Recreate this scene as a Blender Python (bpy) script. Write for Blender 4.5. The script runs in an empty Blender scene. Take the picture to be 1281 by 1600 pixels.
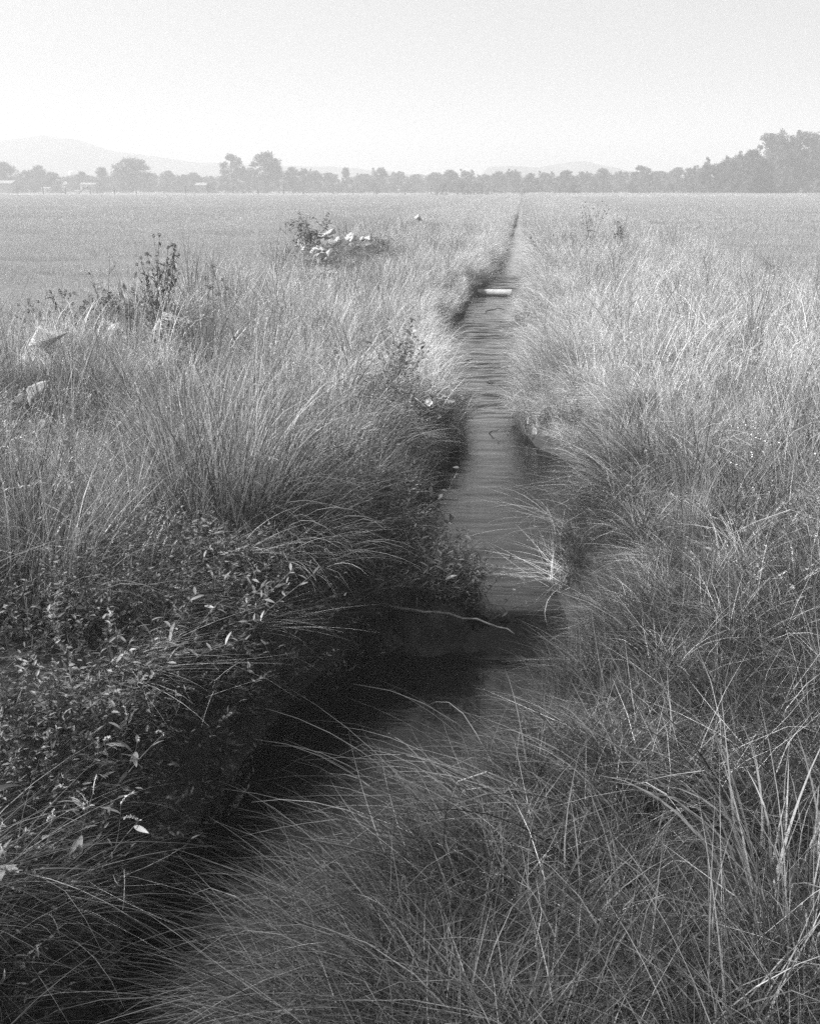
import bpy, bmesh, math
import numpy as np
from mathutils import Vector, Matrix, Euler

R = math.radians
scene = bpy.context.scene

# ------------------------------------------------------------------ camera
CAM_Z = 1.75
cam_data = bpy.data.cameras.new('camera')
cam = bpy.data.objects.new('camera', cam_data)
scene.collection.objects.link(cam)
cam_data.sensor_fit = 'VERTICAL'
cam_data.sensor_height = 36.0
cam_data.lens = 42.75
cam_data.clip_start = 0.05
cam_data.clip_end = 6000
cam.location = (0, 0, CAM_Z)
cam.rotation_euler = (R(90 - 15.025), 0, R(5.083))
scene.camera = cam

# ------------------------------------------------------------------ light
SUN_EL, SUN_AZ = 43.0, -96.0         # azimuth measured to the right of the ditch's heading (+Y)
world = bpy.data.worlds.new('World')
scene.world = world
world.use_nodes = True
wn, wl = world.node_tree.nodes, world.node_tree.links
wn.clear()
sky = wn.new('ShaderNodeTexSky')
sky.sky_type = 'NISHITA'
sky.sun_disc = False
sky.sun_elevation = R(SUN_EL)
sky.sun_rotation = R(SUN_AZ)
sky.air_density = 1.0
sky.dust_density = 7.0
sky.ozone_density = 1.0
bw = wn.new('ShaderNodeRGBToBW')     # the photograph is black and white
bg = wn.new('ShaderNodeBackground')
bg.inputs['Strength'].default_value = 0.122
wo = wn.new('ShaderNodeOutputWorld')
wl.new(sky.outputs[0], bw.inputs[0])
wl.new(bw.outputs[0], bg.inputs['Color'])
wl.new(bg.outputs[0], wo.inputs['Surface'])

sun_data = bpy.data.lights.new('sun', 'SUN')
sun_data.energy = 5.0
sun_data.angle = R(1.0)
sun_data.color = (1, 1, 1)
sun = bpy.data.objects.new('sun', sun_data)
scene.collection.objects.link(sun)
sd = Vector((math.sin(R(SUN_AZ)) * math.cos(R(SUN_EL)), math.cos(R(SUN_AZ)) * math.cos(R(SUN_EL)), math.sin(R(SUN_EL))))
sun.rotation_euler = sd.to_track_quat('Z', 'Y').to_euler()

scene.view_settings.view_transform = 'Standard'
scene.view_settings.look = 'None'
scene.view_settings.gamma = 1.0
scene.view_settings.use_curve_mapping = False
scene.view_settings.exposure = 1.05

cy = scene.cycles
cy.max_bounces = 5
cy.diffuse_bounces = 2
cy.glossy_bounces = 3
cy.transmission_bounces = 4
cy.volume_bounces = 1
cy.caustics_reflective = False
cy.caustics_refractive = False
cy.sample_clamp_indirect = 2.0
cy.use_denoising = False             # the residual noise stands in for the film's grain
cy.use_adaptive_sampling = True
cy.adaptive_threshold = 0.015

# ------------------------------------------------------------------ helpers
C = scene.collection
rng = np.random.default_rng(64)

def g(v):
    return (v, v, v, 1.0)

def tag(o, label=None, cat=None, group=None, kind=None):
    if label: o['label'] = label
    if cat: o['category'] = cat
    if group: o['group'] = group
    if kind: o['kind'] = kind
    return o

def mk_mesh(name, verts, faces, mat=None, tint=None, smooth=False):
    """verts (n,3); faces: list of (m,k) int arrays"""
    me = bpy.data.meshes.new(name)
    verts = np.asarray(verts, dtype=np.float32)
    faces = [np.asarray(f, dtype=np.int32) for f in faces if len(f)]
    nl = sum(f.size for f in faces); npoly = sum(len(f) for f in faces)
    me.vertices.add(len(verts)); me.vertices.foreach_set('co', verts.ravel())
    me.loops.add(nl); me.loops.foreach_set('vertex_index', np.concatenate([f.ravel() for f in faces]))
    me.polygons.add(npoly)
    sizes = np.concatenate([np.full(len(f), f.shape[1], dtype=np.int32) for f in faces])
    starts = np.concatenate([[0], np.cumsum(sizes)[:-1]]).astype(np.int32)
    me.polygons.foreach_set('loop_start', starts)
    me.polygons.foreach_set('use_smooth', np.full(npoly, smooth))
    me.update(calc_edges=True)
    if tint is not None:
        a = me.attributes.new('tint', 'FLOAT', 'POINT')
        a.data.foreach_set('value', np.asarray(tint, dtype=np.float32))
    if mat: me.materials.append(mat)
    return me

def obj(name, me, parent=None, loc=(0, 0, 0), rot=(0, 0, 0), scale=(1, 1, 1)):
    o = bpy.data.objects.new(name, me)
    C.objects.link(o)
    o.location = loc; o.rotation_euler = rot; o.scale = scale
    if parent: o.parent = parent
    return o

def empty(name, loc, rz=0.0):
    o = bpy.data.objects.new(name, None)
    C.objects.link(o)
    o.empty_display_size = 0.1
    o.location = loc; o.rotation_euler = (0, 0, rz)
    return o

# cheap smooth noise: sums of rotated sines
_ph = np.random.default_rng(5).uniform(0, 6.283, (8, 6, 3))
def noise(x, y, scale=1.0, seed=0):
    x = np.asarray(x, float) / scale; y = np.asarray(y, float) / scale
    s = 0; p = _ph[seed % 8]
    for k in range(6):
        a = p[k, 0]; f = 0.7 + 0.45 * k
        s = s + np.sin(f * (x * math.cos(a) + y * math.sin(a)) + p[k, 1] + 0.8 * np.sin(0.6 * f * (y * math.cos(a) - x * math.sin(a)) + p[k, 2])) / (1 + 0.35 * k)
    return s / 2.6

def sstep(a, b, x):
    t = np.clip((np.asarray(x, float) - a) / (b - a), 0, 1)
    return t * t * (3 - 2 * t)

# ------------------------------------------------------------------ terrain shape
WATER_Z = -0.5
EDGE = np.array([
    # y      left   right
    (-8.0, -1.30, -0.70), (2.0, -1.32, -0.64), (3.0, -1.34, -0.44), (4.1, -1.26, -0.08), (5.3, -1.08, 0.22),
    (6.2, -0.92, 0.24), (7.0, -0.62, 0.20), (8.3, -0.84, 0.46), (9.2, -0.86, 0.58), (10.0, -0.72, 0.50),
    (10.7, -0.54, 0.20), (11.4, -0.52, 0.04), (13.2, -0.56, 0.04), (14.6, -0.80, 0.05), (17.0, -1.06, 0.02),
    (22.0, -1.02, 0.00), (26.0, -0.88, 0.06), (30.0, -0.72, 0.14), (36.0, -0.60, 0.20), (44.0, -0.52, 0.24), (76.0, -0.34, 0.24),
    (140.0, -0.22, 0.20), (232.0, -0.20, 0.20), (5000.0, -0.20, 0.20)])

def edges(y):
    wob = 0.11 * noise(y, y * 0 + 3, 0.7, 1)
    wob2 = 0.11 * noise(y, y * 0 + 9, 0.6, 2)
    return np.interp(y, EDGE[:, 0], EDGE[:, 1]) + wob, np.interp(y, EDGE[:, 0], EDGE[:, 2]) + wob2

def outside(x, y):
    """distance outward from the waterline, negative over the water"""
    l, r = edges(np.asarray(y, float))
    return np.maximum(l - x, x - r)

RIDGE_X = -4.35
def water_z(y):
    return WATER_Z - 0.17 * (1 - sstep(6.02, 6.32, y))     # the pool lies below a small sod ledge

def height(x, y):
    x = np.asarray(x, float); y = np.asarray(y, float)
    s = outside(x, y)
    w_ = water_z(y)
    z = np.where(s < 0, w_ - 0.28 * (1 - np.exp(s / 0.12)), w_ - w_ * (1 - np.exp(-s / 0.16)))
    near = np.exp(-((np.abs(x) / 9.0) ** 4))
    z = z + sstep(0.1, 0.9, s) * near * (0.07 * noise(x, y, 0.55, 3) + 0.05 * noise(x, y, 1.7, 4))
    ridge = np.exp(-((x - RIDGE_X) / 0.95) ** 2) * (0.22 + 0.10 * noise(x, y, 1.3, 5)) * sstep(-2, 6, y) * (1 - sstep(70, 140, y))
    z = z + ridge
    z = z + 0.10 * np.exp(-((x - 1.5) / 1.2) ** 2) * (1 - sstep(60, 150, y))
    z = z + sstep(5, 30, np.abs(x)) * 0.05 * noise(x, y, 9, 6)
    fade = 1 - sstep(225, 240, y)
    zf = 0.0
    return z * fade + zf * (1 - fade)

# ------------------------------------------------------------------ materials
def new_mat(name):
    m = bpy.data.materials.new(name); m.use_nodes = True
    nt = m.node_tree; nt.nodes.clear()
    return m, nt.nodes, nt.links

def leaf_mat(name, lo, hi, trans=0.4, rough=0.5, spec=0.4, rnd=0.35):
    """grey foliage: tint attribute (per blade) and a random shift per instance"""
    m, n, l = new_mat(name)
    at = n.new('ShaderNodeAttribute'); at.attribute_name = 'tint'
    oi = n.new('ShaderNodeObjectInfo')
    ramp = n.new('ShaderNodeMapRange'); ramp.inputs['To Min'].default_value = lo; ramp.inputs['To Max'].default_value = hi
    l.new(at.outputs['Fac'], ramp.inputs['Value'])
    rr = n.new('ShaderNodeMapRange'); rr.inputs['To Min'].default_value = 1 - rnd; rr.inputs['To Max'].default_value = 1 + rnd
    l.new(oi.outputs['Random'], rr.inputs['Value'])
    mu = n.new('ShaderNodeMath'); mu.operation = 'MULTIPLY'
    l.new(ramp.outputs[0], mu.inputs[0]); l.new(rr.outputs[0], mu.inputs[1])
    p = n.new('ShaderNodeBsdfPrincipled'); p.inputs['Roughness'].default_value = rough
    p.inputs['Specular IOR Level'].default_value = spec
    t = n.new('ShaderNodeBsdfTranslucent')
    l.new(mu.outputs[0], p.inputs['Base Color']); l.new(mu.outputs[0], t.inputs['Color'])
    mx = n.new('ShaderNodeMixShader'); mx.inputs[0].default_value = trans
    l.new(p.outputs[0], mx.inputs[1]); l.new(t.outputs[0], mx.inputs[2])
    o = n.new('ShaderNodeOutputMaterial'); l.new(mx.outputs[0], o.inputs['Surface'])
    return m

def noise_mat(name, lo, hi, scale, rough=0.9, bump=0.3, bscale=None, detail=6, spec=0.2, lowc=0.35, highc=0.65):
    m, n, l = new_mat(name)
    tc = n.new('ShaderNodeTexCoord')
    nz = n.new('ShaderNodeTexNoise'); nz.inputs['Scale'].default_value = scale; nz.inputs['Detail'].default_value = detail
    l.new(tc.outputs['Object'], nz.inputs['Vector'])
    mr = n.new('ShaderNodeMapRange'); mr.inputs['From Min'].default_value = lowc; mr.inputs['From Max'].default_value = highc
    mr.inputs['To Min'].default_value = lo; mr.inputs['To Max'].default_value = hi
    l.new(nz.outputs['Fac'], mr.inputs['Value'])
    p = n.new('ShaderNodeBsdfPrincipled'); p.inputs['Roughness'].default_value = rough
    p.inputs['Specular IOR Level'].default_value = spec
    l.new(mr.outputs[0], p.inputs['Base Color'])
    nb = n.new('ShaderNodeTexNoise'); nb.inputs['Scale'].default_value = bscale or scale * 4; nb.inputs['Detail'].default_value = 8
    l.new(tc.outputs['Object'], nb.inputs['Vector'])
    b = n.new('ShaderNodeBump'); b.inputs['Strength'].default_value = bump; b.inputs['Distance'].default_value = 0.02
    l.new(nb.outputs['Fac'], b.inputs['Height']); l.new(b.outputs[0], p.inputs['Normal'])
    o = n.new('ShaderNodeOutputMaterial'); l.new(p.outputs[0], o.inputs['Surface'])
    return m

M = {}
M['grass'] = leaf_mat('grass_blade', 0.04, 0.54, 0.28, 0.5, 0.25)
M['shade_tone'] = leaf_mat('shade_tone_blade', 0.008, 0.17, 0.20, 0.5, 0.18)  # near grass with the foreground shade put into its darker colour
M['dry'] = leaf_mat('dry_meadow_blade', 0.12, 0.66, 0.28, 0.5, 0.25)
M['straw'] = leaf_mat('dry_straw', 0.26, 0.62, 0.28, 0.5, 0.4)
M['sedge'] = leaf_mat('coarse_sedge', 0.05, 0.32, 0.35, 0.4, 0.5)
M['herb'] = leaf_mat('broad_leaf', 0.03, 0.23, 0.30, 0.45, 0.3)
M['field'] = leaf_mat('field_blade', 0.26, 0.38, 0.35, 0.6, 0.2, 0.12)
M['rough'] = leaf_mat('rough_far_grass', 0.24, 0.56, 0.4, 0.55, 0.3, 0.25)
M['dark_leaf'] = leaf_mat('withered_leaf', 0.025, 0.09, 0.2, 0.6, 0.3)
M['tree_leaf'] = leaf_mat('tree_leaf', 0.05, 0.13, 0.35, 0.5, 0.3, 0.35)
M['pale_leaf'] = leaf_mat('willow_leaf', 0.07, 0.16, 0.35, 0.5, 0.3, 0.3)
M['stem'] = noise_mat('weed_stem', 0.05, 0.12, 30, 0.7, 0.1)
M['pale_stem'] = noise_mat('dry_stem', 0.25, 0.45, 30, 0.7, 0.1)
M['petal'] = leaf_mat('white_petal', 0.75, 0.85, 0.3, 0.6, 0.2, 0.02)
M['rock'] = noise_mat('pale_rock', 0.18, 0.46, 14, 0.95, 0.6, 28)
M['wet_rock'] = noise_mat('wet_stone', 0.02, 0.07, 8, 0.25, 0.4, 30, spec=0.5)
M['bark'] = noise_mat('tree_bark', 0.08, 0.18, 3, 0.9, 0.4)
M['post'] = noise_mat('weathered_post', 0.02, 0.06, 6, 0.9, 0.3)
M['wire'] = noise_mat('fence_wire', 0.10, 0.16, 6, 0.6, 0.0)
M['white_paint'] = noise_mat('white_painted_boards', 0.42, 0.55, 2, 0.6, 0.05)
M['cream_paint'] = noise_mat('pale_siding', 0.22, 0.30, 2, 0.7, 0.05)
M['roofing'] = noise_mat('roof_shingle', 0.16, 0.26, 4, 0.9, 0.2)
M['glass'] = noise_mat('window_glass', 0.02, 0.03, 2, 0.1, 0.0, spec=0.5)
M['steel'] = noise_mat('white_tank_steel', 0.75, 0.82, 1, 0.5, 0.0)
M['hill'] = noise_mat('hill_scrub', 0.05, 0.12, 0.02, 1.0, 0.3, 0.08)
M['mud'] = noise_mat('wet_mud', 0.012, 0.04, 9, 0.85, 0.9, 30, spec=0.12)

# ground: thatch and soil, wet mud at the waterline, patchy field further out
def ground_mat():
    m, n, l = new_mat('meadow_ground')
    geo = n.new('ShaderNodeNewGeometry')
    sep = n.new('ShaderNodeSeparateXYZ'); l.new(geo.outputs['Position'], sep.inputs[0])
    n1 = n.new('ShaderNodeTexNoise'); n1.inputs['Scale'].default_value = 9; n1.inputs['Detail'].default_value = 8
    l.new(geo.outputs['Position'], n1.inputs['Vector'])
    mp = n.new('ShaderNodeMapping'); mp.inputs['Scale'].default_value = (0.05, 0.09, 0.05)
    l.new(geo.outputs['Position'], mp.inputs['Vector'])
    n2 = n.new('ShaderNodeTexNoise'); n2.inputs['Scale'].default_value = 1; n2.inputs['Detail'].default_value = 6
    l.new(mp.outputs[0], n2.inputs['Vector'])
    a = n.new('ShaderNodeMapRange'); a.inputs['From Min'].default_value = 0.3; a.inputs['From Max'].default_value = 0.7
    a.inputs['To Min'].default_value = 0.02; a.inputs['To Max'].default_value = 0.065
    l.new(n1.outputs['Fac'], a.inputs['Value'])
    b = n.new('ShaderNodeMapRange'); b.inputs['From Min'].default_value = 0.3; b.inputs['From Max'].default_value = 0.7
    b.inputs['To Min'].default_value = 0.75; b.inputs['To Max'].default_value = 1.3
    l.new(n2.outputs['Fac'], b.inputs['Value'])
    mu = n.new('ShaderNodeMath'); mu.operation = 'MULTIPLY'; l.new(a.outputs[0], mu.inputs[0]); l.new(b.outputs[0], mu.inputs[1])
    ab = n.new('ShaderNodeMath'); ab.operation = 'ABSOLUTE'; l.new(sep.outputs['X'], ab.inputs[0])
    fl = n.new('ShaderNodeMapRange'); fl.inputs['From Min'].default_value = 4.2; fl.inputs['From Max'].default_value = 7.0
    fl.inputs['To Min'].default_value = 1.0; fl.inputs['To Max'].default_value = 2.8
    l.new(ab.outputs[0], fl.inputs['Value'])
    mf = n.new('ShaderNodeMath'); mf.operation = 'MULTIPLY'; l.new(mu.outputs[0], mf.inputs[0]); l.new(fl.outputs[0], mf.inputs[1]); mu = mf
    wet = n.new('ShaderNodeMapRange'); wet.inputs['From Min'].default_value = -0.33; wet.inputs['From Max'].default_value = -0.12
    wet.inputs['To Min'].default_value = 0.0; wet.inputs['To Max'].default_value = 1.0
    l.new(sep.outputs['Z'], wet.inputs['Value'])
    mud = n.new('ShaderNodeMapRange'); mud.inputs['To Min'].default_value = 0.015; mud.inputs['To Max'].default_value = 0.06
    l.new(n1.outputs['Fac'], mud.inputs['Value'])
    mx = n.new('ShaderNodeMix'); mx.data_type = 'FLOAT'
    l.new(wet.outputs[0], mx.inputs[0]); l.new(mud.outputs[0], mx.inputs[2]); l.new(mu.outputs[0], mx.inputs[3])
    p = n.new('ShaderNodeBsdfPrincipled'); p.inputs['Roughness'].default_value = 0.9; p.inputs['Specular IOR Level'].default_value = 0.1
    l.new(mx.outputs[0], p.inputs['Base Color'])
    bp = n.new('ShaderNodeBump'); bp.inputs['Strength'].default_value = 0.6; bp.inputs['Distance'].default_value = 0.03
    n3 = n.new('ShaderNodeTexNoise'); n3.inputs['Scale'].default_value = 22; n3.inputs['Detail'].default_value = 8
    l.new(geo.outputs['Position'], n3.inputs['Vector'])
    l.new(n3.outputs['Fac'], bp.inputs['Height']); l.new(bp.outputs[0], p.inputs['Normal'])
    o = n.new('ShaderNodeOutputMaterial'); l.new(p.outputs[0], o.inputs['Surface'])
    return m
M['ground'] = ground_mat()

def water_mat():
    m, n, l = new_mat('stream_water')
    geo = n.new('ShaderNodeNewGeometry')
    mp = n.new('ShaderNodeMapping'); mp.inputs['Scale'].default_value = (2.2, 9.0, 1.0)
    l.new(geo.outputs['Position'], mp.inputs['Vector'])
    nz = n.new('ShaderNodeTexNoise'); nz.inputs['Scale'].default_value = 1.6; nz.inputs['Detail'].default_value = 4
    nz.inputs['Distortion'].default_value = 0.6
    l.new(mp.outputs[0], nz.inputs['Vector'])
    bp = n.new('ShaderNodeBump'); bp.inputs['Strength'].default_value = 0.22; bp.inputs['Distance'].default_value = 0.012
    l.new(nz.outputs['Fac'], bp.inputs['Height'])
    p = n.new('ShaderNodeBsdfPrincipled')
    p.inputs['Base Color'].default_value = g(0.003); p.inputs['Roughness'].default_value = 0.06
    p.inputs['IOR'].default_value = 1.28
    l.new(bp.outputs[0], p.inputs['Normal'])
    o = n.new('ShaderNodeOutputMaterial'); l.new(p.outputs[0], o.inputs['Surface'])
    return m
M['water'] = water_mat()

# ------------------------------------------------------------------ ground
def axis(segs):
    out = [np.array([segs[0][0]])]
    for a, b, n_, geo_ in segs:
        t = np.linspace(0, 1, n_ + 1)[1:]
        out.append(np.sign(a) * np.abs(a) * (abs(b) / abs(a)) ** t if geo_ else a + (b - a) * t)
    return np.concatenate(out)
gx = axis([(-1700, -12, 44, True), (-12, -5.5, 22, False), (-5.5, -2.2, 26, False), (-2.2, 1.2, 68, False), (1.2, 5, 24, False), (5, 12, 18, False), (12, 1700, 44, True)])
gy = axis([(-60, -3, 16, True), (-3, 1, 20, False), (1, 14, 150, False), (14, 40, 140, False), (40, 250, 150, True), (250, 1700, 40, True)])
X, Y = np.meshgrid(gx, gy)
Z = height(X, Y)
def grid_faces(ny, nx):
    i = np.arange(ny * nx).reshape(ny, nx)
    return np.stack([i[:-1, :-1], i[:-1, 1:], i[1:, 1:], i[1:, :-1]], -1).reshape(-1, 4)
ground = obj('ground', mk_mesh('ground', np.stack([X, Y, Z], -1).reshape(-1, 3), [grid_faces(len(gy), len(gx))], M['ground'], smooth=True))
tag(ground, 'flat meadow ground cut by the narrow ditch', 'ground', kind='structure')

# ------------------------------------------------------------------ water
wy = np.concatenate([np.arange(-6, 1, 0.1), np.arange(1, 34, 0.03), 34 * (236 / 34) ** np.linspace(0, 1, 260)])
wu = np.linspace(0, 1, 30)
el, er = edges(wy)
WX = (el - 0.16)[:, None] + (er - el + 0.32)[:, None] * wu[None, :]
WY = np.repeat(wy[:, None], len(wu), 1)
riff = (sstep(10.8, 13.5, WY) * 0.9 + 0.10 - 0.06 * (WY < 6.1)) + 0.35 * np.exp(-((WY - 6.9) / 0.5) ** 2)
riff = riff * (0.45 + 1.1 * np.clip(0.5 + noise(WX * 0.6, WY, 0.8, 6), 0, 1.4)) + 0.10 * (WY > 6.4)
amp = 0.010 * riff
WZ = water_z(WY) + amp * (noise(WX * 0.55, WY * 2.3, 0.16, 0) + 0.6 * noise(WX * 0.7, WY * 1.7, 0.07, 1)) + 0.010 * riff * noise(WX * 0.4, WY, 0.5, 2)
stream = obj('stream', mk_mesh('stream', np.stack([WX, WY, WZ], -1).reshape(-1, 3), [grid_faces(len(wy), len(wu))], M['water'], smooth=True))
tag(stream, 'narrow stream of dark rippled water in the ditch', 'stream', kind='structure')

# ------------------------------------------------------------------ hills
def hills(name, label, prof, dist, depth, seed):
    """prof: list of (x offset in metres at dist, height)"""
    px = np.array([p[0] for p in prof], float); ph = np.array([p[1] for p in prof], float)
    xs = np.linspace(px[0], px[-1], 140)
    hs = np.interp(xs, px, ph) * (1 + 0.05 * noise(xs, xs * 0 + seed, 25, seed)) + 0.5 * noise(xs, xs * 0, 7, seed + 1)
    ys = np.linspace(0, 1, 24)
    Xh = np.repeat(xs[None, :], 24, 0); Yh = dist + depth * (ys[:, None] - 0.35) + 0 * Xh
    cross = np.where(ys < 0.35, sstep(0, 0.35, ys), 1 - sstep(0.35, 1, ys))[:, None]
    Zh = hs[None, :] * cross * (1 + 0.16 * noise(Xh, Yh, 30, seed + 2) * (1 - cross)) - 1.5 * (1 - cross)
    o = obj(name, mk_mesh(name, np.stack([Xh, Yh, Zh], -1).reshape(-1, 3), [grid_faces(24, 140)], M['hill'], smooth=True))
    return tag(o, label, 'hill', kind='structure')
def prof(pix, d):
    k = d / 1900.0 * 1.035
    return [((u - 815) * k, max(0.2, (290 - v) * d / 1900.0 + 1.75)) for u, v in pix]
hills('hills', 'faint long hill in the haze behind the trees', prof([(-520, 288), (-300, 262), (-120, 240), (0, 232), (60, 222), (110, 216), (150, 221), (200, 237), (260, 246), (330, 254), (420, 260), (540, 262), (640, 272), (740, 289)], 760), 760, 260, 1)
hills('hills', 'faint flat-topped hill in the haze beyond the ditch end', prof([(690, 289), (752, 278), (766, 262), (800, 261), (840, 263), (880, 255), (905, 253), (940, 262), (985, 272), (1080, 280), (1200, 289)], 700), 700, 200, 3)

# ------------------------------------------------------------------ blade and leaf generators
def blades(r, n, rad, L, W, th0, kap, segs=4, az=None, tint=(0, 1), lat=0.12, twist=0.6, tp=1.6, root=None, outward=0.0, zbase=None, skew=1.0):
    phi = r.uniform(0, 2 * math.pi, n) if az is None else r.normal(az[0], az[1], n)
    rr = rad * np.sqrt(r.uniform(0, 1, n)); ra = r.uniform(0, 2 * math.pi, n)
    if root is None:
        bx, by = rr * np.cos(ra), rr * np.sin(ra)
    else:
        bx, by = root[:, 0], root[:, 1]
    if outward:
        phi = np.where(r.uniform(0, 1, n) < outward, ra + r.normal(0, 0.5, n), phi)
    ln = r.uniform(L[0], L[1], n); w = r.uniform(W[0], W[1], n)
    t0 = r.normal(th0[0], th0[1], n); kp = r.uniform(kap[0], kap[1], n)
    t = np.linspace(0, 1, segs + 1)
    th = t0[:, None] + kp[:, None] * t[None, :] ** 1.3
    bent = (r.uniform(0, 1, n) < 0.16)[:, None] * (t[None, :] > r.uniform(0.25, 0.85, n)[:, None])
    th = th + bent * r.uniform(0.5, 1.5, n)[:, None]
    dl = (ln / segs)[:, None]
    thm = 0.5 * (th[:, 1:] + th[:, :-1])
    rad_ = np.concatenate([np.zeros((n, 1)), np.cumsum(np.sin(thm) * dl, 1)], 1)
    zz = np.concatenate([np.zeros((n, 1)), np.cumsum(np.cos(thm) * dl, 1)], 1) - 0.03
    if zbase is not None: zz = zz + zbase[:, None]
    lt = r.normal(0, lat, n)[:, None] * ln[:, None] * t[None, :] ** 2
    c, s = np.cos(phi)[:, None], np.sin(phi)[:, None]
    px = bx[:, None] + rad_ * c - lt * s
    py = by[:, None] + rad_ * s + lt * c
    P = np.stack([px, py, zz], -1)
    side = np.stack([-s + 0 * th, c + 0 * th, 0 * th], -1)
    nrm = np.stack([-np.cos(th) * c, -np.cos(th) * s, np.sin(th)], -1)
    ps = r.normal(0, twist, n)[:, None, None] + r.normal(0, twist, n)[:, None, None] * t[None, :, None]
    sv = np.cos(ps) * side + np.sin(ps) * nrm
    hw = 0.5 * w[:, None] * np.clip(1 - t[None, :] ** tp, 0.06, 1)
    V = np.stack([P - sv * hw[..., None], P + sv * hw[..., None]], 2).reshape(-1, 3)
    base = (np.arange(n) * (segs + 1) * 2)[:, None] + np.arange(segs)[None, :] * 2
    F = np.stack([base, base + 1, base + 3, base + 2], -1).reshape(-1, 4)
    T = np.repeat(tint[0] + (tint[1] - tint[0]) * r.uniform(0, 1, n) ** skew, (segs + 1) * 2)
    return V, [F], T, P

def leaves(r, pos, dirs, ln, wd, tint=(0, 1), fold=0.25, droop=0.15):
    """folded pointed leaves: pos (n,3), dirs (n,3) unit"""
    n = len(pos); ln = np.broadcast_to(ln, n); wd = np.broadcast_to(wd, n)
    up = r.normal(0, 0.45, (n, 3)); up[:, 2] += 1
    side = np.cross(dirs, up); side /= np.linalg.norm(side, axis=1)[:, None] + 1e-9
    nr = np.cross(side, dirs)
    L_, W_ = ln[:, None], wd[:, None]
    b = pos
    a1 = pos + dirs * L_ * 0.32 + side * W_ * 0.5 + nr * W_ * fold * 0.6
    a2 = pos + dirs * L_ * 0.32 - side * W_ * 0.5 + nr * W_ * fold * 0.6
    m1 = pos + dirs * L_ * 0.36
    c1 = pos + dirs * L_ * 0.70 + side * W_ * 0.34 + nr * W_ * fold * 0.3 - nr * L_ * droop * 0.3
    c2 = pos + dirs * L_ * 0.70 - side * W_ * 0.34 + nr * W_ * fold * 0.3 - nr * L_ * droop * 0.3
    m2 = pos + dirs * L_ * 0.72 - nr * L_ * droop * 0.4
    tp = pos + dirs * L_ - nr * L_ * droop
    V = np.stack([b, a1, a2, m1, c1, c2, m2, tp], 1).reshape(-1, 3)
    k = np.arange(n)[:, None] * 8
    Tq = np.concatenate([k + np.array([[1, 4, 6, 3]]), k + np.array([[2, 3, 6, 5]])], 0)
    Tt = np.concatenate([k + np.array([[0, 1, 3]]), k + np.array([[0, 3, 2]]), k + np.array([[4, 7, 6]]), k + np.array([[6, 7, 5]])], 0)
    T = np.repeat(r.uniform(tint[0], tint[1], n), 8)
    return V, [Tq, Tt], T

def merge(parts):
    V, F, T, off = [], [], [], 0
    for v, fs, t in parts:
        V.append(v); T.append(t); F += [np.asarray(f) + off for f in fs]; off += len(v)
    F4 = [f for f in F if f.shape[1] == 4]; F3 = [f for f in F if f.shape[1] == 3]
    out = []
    if F4: out.append(np.concatenate(F4))
    if F3: out.append(np.concatenate(F3))
    return np.concatenate(V), out, np.concatenate(T)

def unit(v):
    return v / (np.linalg.norm(v, axis=-1, keepdims=True) + 1e-9)

# ------------------------------------------------------------------ clump library (sources for the scattered grass)
LIB = {}
def lib(kind, me):
    LIB.setdefault(kind, []).append(me)

def spikelets(r, P, n_per, ln, wd, tint, t0=0.7):
    """small seed scales along the top of each stem path P (n,S+1,3)"""
    n, S1, _ = P.shape
    u = r.uniform(t0, 1, (n, n_per)) * (S1 - 1)
    i = np.clip(u.astype(int), 0, S1 - 2); f = (u - i)[..., None]
    k = np.arange(n)[:, None]
    pos = P[k, i] * (1 - f) + P[k, i + 1] * f
    d = unit(P[k, i + 1] - P[k, i]) + r.normal(0, 0.45, (n, n_per, 3))
    return leaves(r, pos.reshape(-1, 3), unit(d).reshape(-1, 3), r.uniform(*ln, n * n_per), r.uniform(*wd, n * n_per), tint)

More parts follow.
